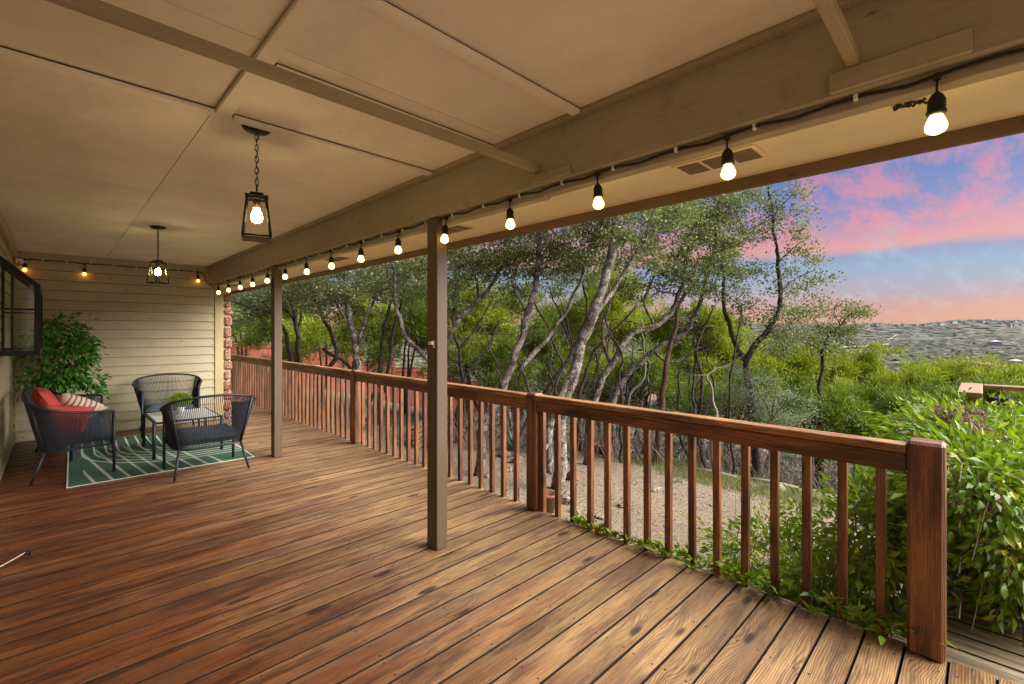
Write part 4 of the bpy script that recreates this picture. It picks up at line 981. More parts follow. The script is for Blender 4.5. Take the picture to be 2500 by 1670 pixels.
# dark cedar trunks and bare stems in the thicket
def stems():
    T = [([(1500, 1010, 9.4), (1520, 900, 9.5), (1532, 810, 9.6), (1560, 700, 9.8), (1600, 640, 10)], .075, .03, 'bark_cedar', 'shaggy brown cedar trunk in the thicket, centre right'),
         ([(1580, 1010, 10), (1610, 900, 10), (1600, 800, 10.2), (1640, 700, 10.4)], .05, .02, 'bark_cedar', 'thin brown cedar stem right of the shaggy trunk'),
         ([(1680, 1020, 9), (1672, 900, 9.1), (1690, 780, 9.2), (1700, 700, 9.4)], .03, .012, 'bark_dark', 'thin dark bare stem left of the lone oak'),
         ([(1180, 1010, 9), (1215, 930, 9.2), (1200, 850, 9.4), (1160, 790, 9.6)], .05, .02, 'bark_cedar', 'brown leaning cedar stem near the mottled oak'),
         ([(1040, 960, 10), (1060, 880, 10), (1110, 800, 10.2), (1150, 730, 10.4)], .05, .02, 'bark_dark', 'dark leaning stem right of the near porch post'),
         ([(1330, 1010, 10), (1330, 900, 10.2), (1370, 800, 10.4), (1460, 700, 10.6)], .055, .02, 'bark_cedar', 'brown cedar stem leaning behind the crooked oak'),
         ([(1430, 1000, 10.5), (1440, 920, 10.6), (1480, 850, 10.8), (1470, 760, 11)], .045, .02, 'twig', 'bleached dead trunk between the gnarled oaks'),
         ([(1640, 1090, 8.2), (1630, 1000, 8.4), (1640, 930, 8.6), (1620, 860, 8.8)], .045, .015, 'twig', 'bleached dead stump stem at the gravel edge')]
    for pts, r0, r1, mt, lb in T:
        sk = Skel(); b0 = P(*pts[0]); b0.z = float(gz(b0.x, b0.y)) - .05
        q = [b0] + [P(*p) for p in pts[1:]]; sk.limb(q, r0, r1, 8)
        for k in range(7):
            tq = q[-1 - (k % 2)] + Vector((random.uniform(-.9, .9), random.uniform(-.5, .5), random.uniform(-.7, .6))); sk.grow(tuple(tq), .016, 4)
            for j in range(2): sk.grow(tuple(tq + Vector((random.uniform(-.4, .4), random.uniform(-.3, .3), random.uniform(-.3, .4)))), .008, 3)
        o = sk.mb.build('bare_trunk', M[mt], None, (0, 0, 0)); tag(o, lb, 'tree trunk', 'bare stems in the thicket')
stems()
def thin_stems():
    """many slim dark stems that tangle behind the railing"""
    for k in range(26):
        dx = random.uniform(1040, 1700); dp = random.uniform(8.8, 12.5); p = P(dx, 1000, dp); p.z = float(gz(p.x, p.y)) - .05
        sk = Skel(); ln_ = Vector((random.uniform(-.9, .9), random.uniform(-.6, .6), random.uniform(1.6, 3.2)))
        r0 = random.uniform(.022, .05); m1 = p + ln_ * .35 + Vector((random.uniform(-.25, .25), random.uniform(-.2, .2), 0)); m2 = p + ln_ * .7 + Vector((random.uniform(-.3, .3), random.uniform(-.2, .2), 0))
        sk.limb([p, m1, m2, p + ln_], r0, r0 * .4, 8, .12)
        for j in range(9):
            b = random.choice([m1, m2, p + ln_]); q = b + Vector((random.uniform(-.8, .8), random.uniform(-.5, .5), random.uniform(-.2, .8))); sk.grow(tuple(q), .013, 4, .3)
            sk.grow(tuple(q + Vector((random.uniform(-.3, .3), random.uniform(-.3, .3), random.uniform(-.1, .4)))), .006, 3)
        o = sk.mb.build('thin_stem', M[random.choice(['bark_dark', 'bark_dark', 'bark_cedar', 'bark'])]); tag(o, 'slim crooked bare stem in the tangle under the oak crowns', 'tree trunk', 'slim bare stems in the tangle')
thin_stems()
def thicket():
    """dead grey brush along the far side of the yard"""
    b = MB()
    for k in range(1500):
        dx = random.uniform(980, 2100); dp = random.uniform(9.2, 12.5)
        p = P(dx, 1000, dp); p.z = float(gz(p.x, p.y))
        h = random.uniform(.3, 1.3) * (1.0 if dx > 1400 else .7); v = Vector((random.uniform(-.6, .6), random.uniform(-.6, .6), 1)) * h
        m1 = p + v * .5 + Vector((random.uniform(-.12, .12), random.uniform(-.12, .12), 0)); q = p + v
        q.z -= abs(random.gauss(0, .15)) * h; b.tube([p, m1, q], [.008, .006, .002], 3, caps=False)
        if random.random() < .7: b.tube([m1, m1 + Vector((random.uniform(-.4, .4), random.uniform(-.4, .4), random.uniform(.0, .4)))], [.004, .0015], 3, caps=False)
    o = b.build('dead_brush', M['twig']); tag(o, 'tangle of dead grey brush along the far side of the gravel', 'brush', None, 'stuff')
    b = MB()
    for k in range(1400):
        dx = random.uniform(980, 1750); dp = random.uniform(9.5, 14); p = P(dx, 1000, dp); p.z = float(gz(p.x, p.y)) + random.uniform(0, 1.6)
        L = random.uniform(.3, .9); v = Vector((random.uniform(-1, 1), random.uniform(-1, 1), random.uniform(-.1, 1.1))).normalized() * L
        b.tube([p, p + v * .5 + Vector((0, 0, random.uniform(-.06, .06))), p + v], [.006, .005, .002], 3, caps=False)
    o = b.build('bare_twigs', M['twig_dark']); tag(o, 'mesh of fine bare twigs under the oaks', 'twigs', None, 'stuff')
    # brush on the slope beyond the fence
    Cs = []; 
    for k in range(900):
        x = random.uniform(1, 34); y = random.uniform(26, 62); zg = float(gz(x, y)); Cs.append(np.array([x, y, zg + .25]) + rng.normal(size=(26, 3)) * np.array([.5, .5, .28]))
    V, F = leaves_np(np.concatenate(Cs), .22, .35); o = link('slope_brush', np_mesh('slope_brush', V, F, leafmat('brown_brush', (.10, .085, .05), (.22, .19, .12), (.10, .13, .05), .3))); tag(o, 'brown and grey brush on the hillside beyond the fence', 'brush', None, 'stuff')
thicket()

# ------------------------------------------------------------------ red board fence, stepping down the slope
fence = None
FP = [(1.5, 24.2), (4.6, 23.5), (7.8, 22.6), (10.9, 21.6), (13.4, 19.9), (15.8, 18.1)]
b0 = Vector((FP[0][0], FP[0][1], float(gz(*FP[0]))))
fence = empty('board_fence', b0, 0, 'red stained wooden privacy fence stepping down the slope behind the oaks', 'fence')
for i in range(len(FP) - 1):
    a = Vector(FP[i] + (0,)); c = Vector(FP[i + 1] + (0,)); n = 2
    for j in range(n):
        p = a.lerp(c, j / n); q = a.lerp(c, (j + 1) / n); d = (q - p); L = d.length; ang = math.atan2(d.y, d.x)
        zt = max(float(gz(p.x, p.y)), float(gz(q.x, q.y))) + 1.83; zb_ = min(float(gz(p.x, p.y)), float(gz(q.x, q.y))) - .1
        mb = MB(); x = .05
        while x < L - .05:
            mb.box(x, x + .132, -.010, .010, zb_ - zt, -.03 + random.uniform(-.012, .012), .0); x += .14
        o = mb.build('board_panel', M['fence'], fence, Vector((p.x, p.y, zt)) - b0, (0, 0, ang)); o['kind'] = 'stuff'
        MB().box(0, L, -.045, -.012, -.20, -.12, .003).build('rail', M['fence'], fence, Vector((p.x, p.y, zt)) - b0, (0, 0, ang))
        MB().box(0, L, -.05, .03, -.01, .022, .004).build('cap', M['fence'], fence, Vector((p.x, p.y, zt)) - b0, (0, 0, ang))
        MB().box(-.05, .05, -.06, .04, zb_ - zt, .06, .006).build('post', M['fence'], fence, Vector((p.x, p.y, zt)) - b0, (0, 0, ang))

# ------------------------------------------------------------------ potted ficus behind the loveseat
def leaf_mesh(name, L, W, mat, droop=.2):
    """a pointed leaf with a folded midrib"""
    n = 4; V = []; F = []
    for i in range(n + 1):
        u = i / n; wd = W * math.sin(math.pi * (u ** .8)) * .5 + .0004; zz = -droop * L * u * u
        V += [(u * L, -wd, zz + wd * .35), (u * L, 0, zz), (u * L, wd, zz + wd * .35)]
    for i in range(n):
        F += [(3 * i, 3 * i + 3, 3 * i + 4, 3 * i + 1), (3 * i + 1, 3 * i + 4, 3 * i + 5, 3 * i + 2)]
    return MB().add(V, F, 0, True).mesh(name, mat)
def scatter_leaves(parent, me, pts, dirs, smin=.8, smax=1.25):
    for p, d in zip(pts, dirs):
        d = Vector(d); q = d.to_track_quat('X', 'Z') @ Matrix.Rotation(random.uniform(-.9, .9), 3, 'X').to_quaternion()
        o = bpy.data.objects.new('leaf', me); COL.objects.link(o); o.parent = parent; o.location = p
        o.rotation_mode = 'QUATERNION'; o.rotation_quaternion = q; s_ = random.uniform(smin, smax); o.scale = (s_, s_, s_)
def ficus():
    b0 = Vector((.03, 8.12, 0)); root = empty('ficus_tree', b0, 0, 'bushy green potted ficus with twisted trunk in the corner behind the loveseat', 'potted plant')
    MB().lathe([(0, .012), (.11, .012), (.12, .0), (.155, .27), (.165, .27), (.165, .30), (.145, .30), (.14, .25), (0, .25)], 20).build('pot', M['black'], root)
    sk = Skel()
    for k in range(3):
        ph = k * 2.1; pts = []
        for i in range(9):
            u = i / 8; pts.append(Vector((.03 * math.cos(ph + u * 9) + .10 * u, .03 * math.sin(ph + u * 9), .25 + u * .75)))
        sk.limb(pts, .016, .011, 6, 0, 1, .05)
    C_ = []; D_ = []; lobes = [((.10, 0, 1.45), (.26, .26, .16), 22), ((-.12, -.05, 1.18), (.30, .26, .20), 30), ((.26, -.05, 1.15), (.28, .26, .20), 30), ((.05, -.12, .90), (.38, .28, .16), 34), ((.40, -.08, .80), (.20, .2, .12), 14), ((-.18, -.05, .78), (.22, .2, .13), 14), ((.16, 0, 1.3), (.3, .28, .16), 20), ((.42, -.05, .62), (.14, .12, .05), 5)]
    for c, r, n in lobes:
        sub, u = blob_pts(c, r, n, .4)
        for k in range(n):
            sk.grow(tuple(sub[k]), .006, 4)
            for j in range(11):
                g = rng.normal(size=3) * .055; C_.append(sub[k] + g); D_.append(g * 8 + u[k] * .5 + np.array([0, 0, -.35]))
    C_ = np.array(C_); D_ = np.array(D_); C_[:, 0] = C_[:, 0] * .82 - .02; sel = C_[:, 0] + b0.x > XW + .06; sel &= (C_[:, 1] + b0.y < YB - .06); C_ = C_[sel]; D_ = D_[sel]
    sk.mb.build('trunk', M['bark_cedar'], root)
    front = np.argsort(C_[:, 1])[:280]; rest = np.setdiff1d(np.arange(len(C_)), front)
    me = leaf_mesh('leaf', .078, .036, M['ficus'], .25)
    scatter_leaves(root, me, C_[front], D_[front])
    V, F = leaves_np(C_[rest], .075, .48, (0, 0, .6), .3, D_[rest], .3)
    o = link('foliage', np_mesh('foliage', V, F, M['ficus']), root); o['kind'] = 'stuff'
ficus()
def tabletop_plant():
    root = empty('tabletop_plant', (1.10, 6.88, .416), 0, 'tiny potted green plant on the low table', 'potted plant')
    MB().lathe([(0, .004), (.035, .0), (.048, .07), (.05, .075), (.043, .075), (.04, .06), (0, .06)], 14).build('pot', M['white'], root)
    C_, u = blob_pts((0, 0, .165), (.13, .13, .085), 560, .2)
    V, F = leaves_np(C_, .028, .7, (0, 0, .8), .2, u + np.array([0, 0, .3]), .5)
    o = link('foliage', np_mesh('foliage', V, F, M['vine']), root); o['kind'] = 'stuff'
tabletop_plant()
cw = MB().tube([(-.37, 3.96, .010), (-.30, 4.06, .012), (-.22, 4.13, .014), (-.165, 4.185, .022), (-.13, 4.205, .034)], [.0045, .0045, .0045, .0045, .004], 8)
cwo = cw.build('strap', simple('beige_strap', (186, 170, 142), 0.8)); tag(cwo, 'loose white strap lying on the deck boards at the left edge', 'strap')
MB().tube([(-.135, 4.205, .030), (-.11, 4.22, .018)], [.008, .012], 8).build('buckle', M['black'], cwo)

# ------------------------------------------------------------------ creeper over the landing railing
def creeper():
    b0 = Vector((4.2, .1, 0)); root = empty('creeper', b0, 0, 'lush green creeper smothering the railing beside the end post', 'vine')
    E = [((3.35, .02, .66), (.45, .22, .13), 60), ((4.1, .08, .66), (.60, .32, .14), 75), ((4.9, .12, .64), (.60, .38, .13), 70), ((5.55, .12, .60), (.40, .30, .12), 40),
         ((3.42, -.12, .42), (.40, .16, .34), 95), ((4.2, -.14, .50), (.55, .17, .27), 85), ((5.0, -.18, .50), (.6, .20, .26), 65), ((3.5, -.16, .20), (.30, .13, .22), 40), ((3.4, -.14, .12), (.20, .08, .16), 12),
         ((3.30, .42, .16), (.32, .20, .42), 42), ((3.9, .34, .22), (.5, .20, .36), 60), ((4.8, .40, .26), (.6, .20, .32), 50), ((5.5, .36, .30), (.4, .20, .26), 25),
         ((3.20, .72, -.30), (.36, .38, .16), 45), ((3.9, 1.1, -.34), (.55, .45, .22), 50), ((4.3, .8, -.2), (.6, .4, .3), 40), ((3.05, .55, -.05), (.18, .28, .16), 18), ((3.5, 1.55, -.50), (.35, .35, .10), 18), ((3.15, .2, -.2), (.3, .15, .3), 20)]
    CC = []; DD = []; st = MB()
    for c, r, n in E:
        sub, u = blob_pts(c, r, n, .6)
        for k in range(n):
            dn = np.array([0, 0, -.5]) + u[k] * .9
            m_ = 34; q = rng.normal(size=(m_, 3)) * np.array([.085, .085, .075]); CC.append(sub[k] + q + u[k] * .02); DD.append(q * 5 + dn)
            if k % 2 == 0:
                p = Vector(sub[k]); v = Vector((random.uniform(-.25, .25), random.uniform(-.1, .1), -random.uniform(.1, .35))); st.tube([p, p + v * .5 + Vector((0, 0, .03)), p + v], [.003, .003, .002], 4, caps=False)
    C_ = np.concatenate(CC); D_ = np.concatenate(DD)
    ok = ~((C_[:, 0] < 2.86) & (C_[:, 1] > -.05)) & ((C_[:, 2] > .01) | (C_[:, 1] > .12) ); C_ = C_[ok]; D_ = D_[ok]
    # hanging strands on the landing side
    for k in range(14):
        x = random.uniform(3.1, 4.4); y = -.20 - random.random() * .12; zt = random.uniform(.25, .5); zb_ = random.uniform(.03, .2); pts = []
        for i in range(7):
            u = i / 6; pts.append(Vector((x + .04 * math.sin(u * 5 + k), y - .03 * u, zt + (zb_ - zt) * u)))
            q = rng.normal(size=(5, 3)) * .03; C_ = np.concatenate([C_, np.array(pts[-1]) + q]); D_ = np.concatenate([D_, q * 20 + np.array([0, 0, -.6])])
        st.tube(pts, .0025, 4, caps=False)
    # creeping along the deck edge, between the balusters
    for k in range(80):
        y = .18 + 1.95 * random.random() ** 1.25; wdt = .12 * (1 - (y - .2) / 2.1) * .8 + .012; xx = 2.74 + random.uniform(-wdt * .9, wdt * .4); zz = random.uniform(.006, .02 + .07 * (1 - (y - .2) / 2.0))
        q = rng.normal(size=(5, 3)) * np.array([.02, .03, .008]); c = np.array([xx, y, zz + .012]) + np.abs(q) * np.array([0, 0, 1]) + q * np.array([1, 1, 0]); C_ = np.concatenate([C_, c]); D_ = np.concatenate([D_, q * 12 + np.array([-.1, 0, .25])])
    for k in range(7):
        y = .25 + k * .26; st.tube([(2.74 + random.uniform(-.05, .03), y + i * .08, .012 + .006 * (i % 2)) for i in range(6)], .0028, 4, caps=False)
    CL = C_ - np.array(b0); cam_p = np.array([0, 0, H])
    # the leaves that show largest are objects of their own
    dist = np.linalg.norm(C_ - cam_p, axis=1) + rng.random(len(C_)) * .55; order = np.argsort(dist); big = order[:290]; rest = order[290:]
    me = leaf_mesh('leaf', .070, .030, M['vine_leaf'], .3)
    scatter_leaves(root, me, CL[big] , D_[big], .4, .92)
    V, F = leaves_np(CL[rest], .062, .44, (0, -.2, .7), .35, D_[rest], .35)
    o = link('foliage', np_mesh('foliage', V, F, M['vine']), root); o['kind'] = 'stuff'
    # dry matted leaves and stems inside the mound
    Cd = []
    for c, r, n in E[:4] + E[4:8]:
        q, u = blob_pts(c, tuple(k * 1.0 for k in r), 190, .8); Cd.append(q)
    q, u = blob_pts((4.3, .12, .87), (.38, .14, .03), 420, .1); Cd.append(q); q, u = blob_pts((3.75, .05, .86), (.2, .10, .03), 160, .1); Cd.append(q)
    V, F = leaves_np(np.concatenate(Cd) - np.array(b0), .06, .4); o = link('dry_leaves', np_mesh('dry_leaves', V, F, M['drybrown']), root); o['kind'] = 'stuff'
    for k in range(260):
        c, r, n = random.choice(E); p = Vector(c) + Vector((random.uniform(-1, 1) * r[0], random.uniform(-1, 1) * r[1], random.uniform(-1, .9) * r[2])) * .8
        v = Vector((random.uniform(-.4, .4), random.uniform(-.12, .12), random.uniform(-.3, .3))); st.tube([p, p + v * .5 + Vector((0, 0, -.04)), p + v], [.004, .0035, .002], 4, caps=False)
    st.v = [tuple(Vector(v) - b0) for v in st.v]
    o = st.build('stems', M['twig'], root); o['kind'] = 'stuff'
creeper()

# ------------------------------------------------------------------ yard: rocks, pots, agave, grass, litter
def rock(loc, s, label, group, mat='rock', seed=0):
    b = MB(); n = 7; m = 6
    V = []
    for i in range(m + 1):
        for k in range(n + 3):
            a = 2 * math.pi * k / (n + 3); th = math.pi * i / m; V.append(Vector((math.sin(th) * math.cos(a), math.sin(th) * math.sin(a), math.cos(th))))
    V = [Vector((v.x * s[0], v.y * s[1], v.z * s[2])) * (1 + .45 * mnoise.noise(v * 1.6 + Vector((seed * 3.7, 0, 0)))) for v in V]
    K = n + 3; F = []
    for i in range(m):
        for k in range(K): F.append((i * K + k, (i + 1) * K + k, (i + 1) * K + (k + 1) % K, i * K + (k + 1) % K))
    o = b.add(V, F, 0, False).build('rock', M[mat], None, loc, (0, 0, random.uniform(0, 3))); tag(o, label, 'rock', group); return o
def gp(dx, dy):
    """where a sight line meets the yard"""
    d = 3.0
    while d < 40:
        p = P(dx, dy, d)
        if p.z <= float(gz(p.x, p.y)): return Vector((p.x, p.y, float(gz(p.x, p.y))))
        d += .04
    return p
RK = [(1300, 1150, .22, .16, .13, 'rounded pale rock at the foot of the leaning oak'), (1320, 1175, .14, .10, .06, 'flat pale rock in front of the leaning oak'), (1370, 1185, .20, .12, .05, 'broad flat stone near the deck, seen through balusters'), (1430, 1160, .16, .10, .05, 'flat stone at the bend of the stone border'),
      (1500, 1125, .26, .10, .06, 'long pale border stone in the gravel'), (1560, 1110, .2, .1, .06, 'border stone at the right end of the row'), (1240, 1160, .12, .1, .07, 'small stone beside the terracotta pot'), (1720, 1118, .22, .16, .07, 'pale lump of limestone in the gravel, left of the white boulder'),
      (1780, 1128, .24, .18, .13, 'whitish limestone boulder lying in the gravel'), (1820, 1145, .10, .08, .04, 'fist-sized white stone right of the boulder'), (1850, 1152, .09, .07, .04, 'small white stone between boulder and creeper'), (1890, 1162, .10, .08, .04, 'small white stone nearest the creeper'),
      (1870, 1130, .2, .12, .05, 'flat buff stone behind the small white stones'), (1185, 1060, .2, .15, .1, 'grey stone in the rock ring left of the first post'), (1165, 1080, .16, .12, .08, 'brown stone in the rock ring'), (1155, 1045, .2, .16, .09, 'buff stone on the far side of the rock ring'), (1120, 1095, .12, .1, .06, 'low stone near the two slim trunks'),
      (1415, 985, .14, .12, .1, 'brown rounded stone beside the barrel planter')]
for i, (dx, dy, a, b_, c, lb) in enumerate(RK):
    p = gp(dx, dy); rock(p + Vector((0, 0, c * .3)), (a * .72, b_ * .72, c * .75), lb, 'rocks lying in the yard', 'rock', i)
def planter(p, r, h, label, mat, name='terracotta_pot'):
    o = MB().lathe([(0, .01), (r * .72, 0), (r * .95, h * .86), (r * 1.06, h * .86), (r * 1.06, h), (r * .92, h), (r * .88, h * .8), (0, h * .8)], 20).build(name, mat, None, p); tag(o, label, 'pot', 'pots standing in the yard'); return o
planter(gp(1254, 1175), .12, .24, 'terracotta pot with a pale rim just behind the middle railing post', M['terra'])
planter(gp(1375, 1043), .20, .24, 'round red-brown planter between the trunks and the thicket', simple('red_brown_glaze', (112, 56, 44), 0.5))
planter(gp(1300, 1098), .10, .16, 'small tipped clay pot against the leaning oak', M['terra']).rotation_euler = (R(60), 0, R(30))
def agave(p, label):
    b = MB()
    for k in range(22):
        a = k * 2.4; el = .35 + .9 * (k / 22); L = .5 * (1 - .3 * k / 22); d = Vector((math.cos(a) * math.cos(el), math.sin(a) * math.cos(el), math.sin(el))); sd = Vector((-math.sin(a), math.cos(a), 0))
        p0 = Vector((0, 0, .03)); p1 = p0 + d * L * .5; p2 = p0 + d * L + Vector((0, 0, .04))
        b.add([p0 - sd * .02, p0 + sd * .02, p1 + sd * .035, p1 - sd * .035, p2, p1 - Vector((0, 0, .015))], [(0, 1, 2, 3), (3, 2, 4), (0, 5, 1), (3, 4, 5), (5, 4, 2)])
    o = b.build('agave', M['agave'], None, p); tag(o, label, 'agave', 'agaves in the yard')
agave(gp(1182, 1035), 'blue-green spiky agave seen between balusters left of the middle post'); agave(gp(1212, 1020), 'smaller spiky agave directly left of the middle post')
lg = MB(); a_ = gp(1590, 1092); c_ = gp(1790, 1130)
for (x0, y0), (x1, y1), lb in (((1585, 1082), (1690, 1100), 'weathered log edging the gravel behind the balusters'), ((1700, 1102), (1830, 1125), 'second weathered log, lying further right along the gravel')):
    a_ = gp(x0, y0); c_ = gp(x1, y1)
    o = MB().tube([a_ + Vector((0, 0, .04)), a_.lerp(c_, .5) + Vector((.04, .03, .05)), c_ + Vector((0, 0, .04))], [.05, .045, .035], 8).build('log', M['twig']); tag(o, lb, 'log', 'logs edging the gravel')
wp = empty('wood_pile', gp(955, 1010), R(40), 'low pile of yellowish lumber glimpsed through the balusters', 'wood pile')
for k in range(5): MB().box(-.7, .7, -.25 + .02 * k, -.14 + .02 * k, .09 * k, .09 * k + .05, .004).build('plank', M['cap_x'], wp)
def litter():
    n = 26000; x = rng.uniform(2.9, 12.5, n); y = rng.uniform(-1.5, 13, n); z_ = gz(x, y) + 0.03 * np.sin(x * 3.1 + y * 1.3) * np.sin(y * 2.7 - x) + .006
    C_ = np.stack([x, y, z_], 1); D_ = np.stack([rng.normal(size=n), rng.normal(size=n), rng.normal(size=n) * .15], 1)
    V, F = leaves_np(C_, .032, .6, (0, 0, 3), .4, D_, .1)
    o = link('leaf_litter', np_mesh('leaf_litter', V, F, leafmat('litter', (.08, .05, .035), (.25, .18, .125), (.42, .35, .27), .2, 0.9, 0.1))); tag(o, 'brown fallen leaves and wood chips strewn over the gravel', 'leaf litter', None, 'stuff')
    G = []
    for cx, cy, rad, k in ((1640, 1105, .9, 700), (1720, 1120, 1.0, 900), (1820, 1140, .8, 600), (1480, 1060, 1.0, 500), (1580, 1075, 1.0, 600), (1420, 1010, 1.0, 500), (1560, 1040, 1.2, 500), (1180, 1010, 1.0, 500), (900, 1000, 1.5, 400)):
        p = gp(cx, cy); q = rng.normal(size=(k * 2, 2)) * np.array([rad * .35, rad * .6]); X = p.x + q[:, 0]; Y = p.y + q[:, 1]; G.append(np.stack([X, Y, gz(X, Y)], 1))
    G = np.concatenate(G); V, F = sprays_np(G, .12, .012, np.tile([0, 0, 1.0], (len(G), 1)), .35)
    o = link('grass', np_mesh('grass', V, F, M['grass'])); tag(o, 'thin dry and green grass at the edge of the gravel', 'grass', None, 'stuff')
litter()

# ------------------------------------------------------------------ valley: woods, roads, houses, power lines
def valley():
    n = 30000; r = np.exp(rng.uniform(np.log(70), np.log(8200), n)); th = np.radians(rng.uniform(-12, 96, n)); x = r * np.cos(th); y = r * np.sin(th)
    # clearings
    cl_ = np.sin(x / 310. + 1) * np.sin(y / 270.) + .6 * np.sin(x / 97. + y / 131.); keep = (cl_ < .75) | (rng.random(n) < .15) | (r < 400); x = x[keep]; y = y[keep]; r = r[keep]; n = len(x)
    sz = rng.uniform(2.6, 5.4, n) * (1 + r / 1000.); zc_ = gz(x, y) + sz * .25
    oct_ = np.array([(1, 0, 0), (.5, .87, 0), (-.5, .87, 0), (-1, 0, 0), (-.5, -.87, 0), (.5, -.87, 0), (.55, 0, .62), (-.27, .48, .62), (-.27, -.48, .62), (0, 0, .85)], float)
    fc = np.array([(0, 1, 6), (1, 7, 6), (1, 2, 7), (2, 3, 7), (3, 8, 7), (3, 4, 8), (4, 5, 8), (5, 6, 8), (5, 0, 6), (6, 7, 9), (7, 8, 9), (8, 6, 9)])
    V = oct_[None] * np.stack([sz * 1.5, sz * 1.5, sz * .8 / (1 + r / 5000)], 1)[:, None, :] * rng.uniform(.7, 1.3, (n, 10, 1)) + np.stack([x, y, zc_], 1)[:, None, :]
    F = fc[None] + (np.arange(n) * 10)[:, None, None]
    o = link('valley_woods', np_mesh('valley_woods', V.reshape(-1, 3), F.reshape(-1, 3), leafmat('valley_woods', (.020, .030, .012), (.07, .085, .035), (.13, .10, .07), .25, 0.9, 0.0), False)); tag(o, 'grey-green woods covering the valley floor', 'woods', None, 'stuff')
valley()
def on_ray(nx, r):
    q = (nx - 1250) / 1134; d = r / math.sqrt(1 + q * q); x = .7022 * d + .7120 * q * d; y = .7120 * d - .7022 * q * d; return x, y, float(gz(x, y))
wallm = simple('pale_house_wall', (158, 154, 148), 0.8); roofm = simple('red_tile_roof', (176, 118, 84), 0.8); roofg = simple('pale_metal_roof', (206, 208, 210), 0.5); asph = simple('pale_road', (196, 190, 180), 0.9)
def house_at(nx, r, w_, d_, h, roof, label, group, rz=0.0, lift=2.0):
    x, y, z_ = on_ray(nx, r); root = empty('distant_house', (x, y, z_ + lift), rz, label, 'house', group)
    MB().box(-w_ / 2, w_ / 2, -d_ / 2, d_ / 2, -6, h).build('wall', wallm, root)
    MB().add([(-w_ / 2 - 1, -d_ / 2 - 1, h), (w_ / 2 + 1, -d_ / 2 - 1, h), (w_ / 2 + 1, d_ / 2 + 1, h), (-w_ / 2 - 1, d_ / 2 + 1, h), (-w_ / 3, 0, h + d_ * .22), (w_ / 3, 0, h + d_ * .22)], [(0, 1, 5, 4), (1, 2, 5), (2, 3, 4, 5), (3, 0, 4), (0, 3, 2, 1)]).build('roof', roof, root)
    wm = MB()
    for k in range(3): wm.box(-w_ * .35 + k * w_ * .28, -w_ * .35 + k * w_ * .28 + w_ * .1, -d_ / 2 - .2, -d_ / 2, h * .35, h * .7)
    return root
house_at(2400, 1500, 46, 26, 8, roofm, 'sprawling valley house with a terracotta tiled roof, right of centre', 'houses in the valley', .4, 9)
house_at(2130, 1350, 34, 18, 6, roofg, 'white flat valley building above the cedar spire', 'houses in the valley', .9, 8)
house_at(2205, 1600, 34, 18, 6, roofg, 'pale valley building between the cedar spire and the tiled house', 'houses in the valley', .6, 8)
house_at(2480, 1700, 30, 18, 6, roofg, 'pale valley house at the right edge of the photo', 'houses in the valley', .2, 9)
house_at(2430, 3000, 46, 30, 10, roofg, 'pale mid-distance building beyond the tiled house', 'houses in the valley', .2, 12)
tm = [MB().box(-w_ / 2, w_ / 2, -10, 10, -14, h).mesh('town_house', wallm) for w_, h in ((26, 6), (40, 8), (18, 5), (60, 8))]
for i in range(110):
    nx = rng.choice([rng.uniform(2060, 2500), rng.normal(2290, 70), rng.normal(2450, 40)]); r = rng.uniform(5600, 7600); x, y, z_ = on_ray(nx, r)
    o = link('town_house', tm[int(rng.integers(4))], None, (x, y, z_ + 16), (0, 0, random.uniform(0, 3))); tag(o, 'tiny pale building of the town along the far ridge', 'house', 'town houses along the far ridge')
def road(pts, w_, label):
    V = []; F = []
    for i, (nx, r) in enumerate(pts):
        x, y, z_ = on_ray(nx, r); x2, y2, z2 = on_ray(nx, r + w_); V += [(x, y, z_ + 5 + r * .004), (x2, y2, z2 + 5 + r * .004)]
    for i in range(len(pts) - 1): F.append((2 * i, 2 * i + 1, 2 * i + 3, 2 * i + 2))
    o = MB().add(V, F).build('valley_road', asph); tag(o, label, None, None, 'structure')
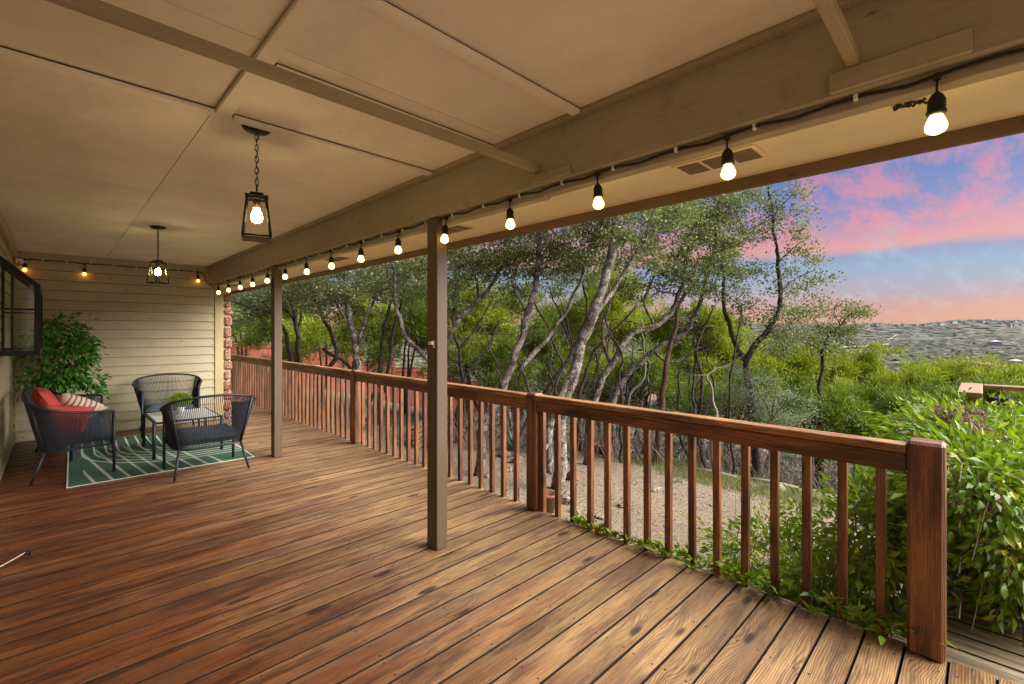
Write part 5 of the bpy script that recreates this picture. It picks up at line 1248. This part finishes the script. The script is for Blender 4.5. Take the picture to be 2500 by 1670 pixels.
road([(2050 + k * 12, 2650 + k * 45) for k in range(11)], 60, 'pale road running through the valley woods'); road([(2168 + k * 3, 3600 + k * 110) for k in range(8)], 70, 'short pale road climbing beyond the valley clearing')
pw = empty('power_line', (260, 60, -50), 0, 'thin power cables strung across the valley', 'power line'); pwm = simple('pale_cable', (150, 150, 148), .5)
for j, (dy0, dy1) in enumerate(((600 * 1.0, 640), (640, 676), (676, 705))):
    a = P(1995, 806 + j * 12, 330); c = P(2420, 830 + j * 9, 300)
    pts = [a.lerp(c, k / 14) + Vector((0, 0, -7 * math.sin(math.pi * k / 14))) - Vector((260, 60, -50)) for k in range(15)]
    MB().tube(pts, .10, 4).build('cable', pwm, pw)
for xx in (0, 14):
    p = P(1995 if xx == 0 else 2420, 790 if xx == 0 else 815, 330 if xx == 0 else 300); g_ = float(gz(p.x, p.y))
    MB().tube([Vector((p.x, p.y, g_)) - Vector((260, 60, -50)), p - Vector((260, 60, -50))], .5, 6).build('pylon', pwm, pw)

def nest():
    b = MB()
    for k in range(3):
        pts = []
        for i in range(16):
            u = i / 15; pts.append(Vector((1.862 + .012 * math.sin(u * 9 + k * 2) + .01 * u, .195 - .085 * u * (1 - .12 * k), SZ - .006 - .004 * math.sin(u * 23 + k))))
        b.tube(pts, [.0035 + .0015 * math.sin(i * 2.1 + k) for i in range(16)], 5)
    o = b.build('insect_nest', M['bark_dark']); tag(o, 'dark crusty insect trail stuck along the soffit edge near the first bulb', 'nest')
nest()
# ------------------------------------------------------------------ air: far things fade a little
hm = bpy.data.materials.new('air'); hm.use_nodes = True; ht = NT(hm.node_tree)
pv = ht.a('ShaderNodeVolumePrincipled'); pv.inputs['Density'].default_value = 0.000009; pv.inputs['Color'].default_value = (.80, .86, .95, 1); pv.inputs['Anisotropy'].default_value = 0.1
ho = ht.a('ShaderNodeOutputMaterial'); ht.l.new(pv.outputs[0], ho.inputs['Volume'])
hz = MB().box(-9200, 9200, -9200, 9200, -150, 190).build('haze', hm); tag(hz, 'thin blue air over the valley', None, None, 'stuff')
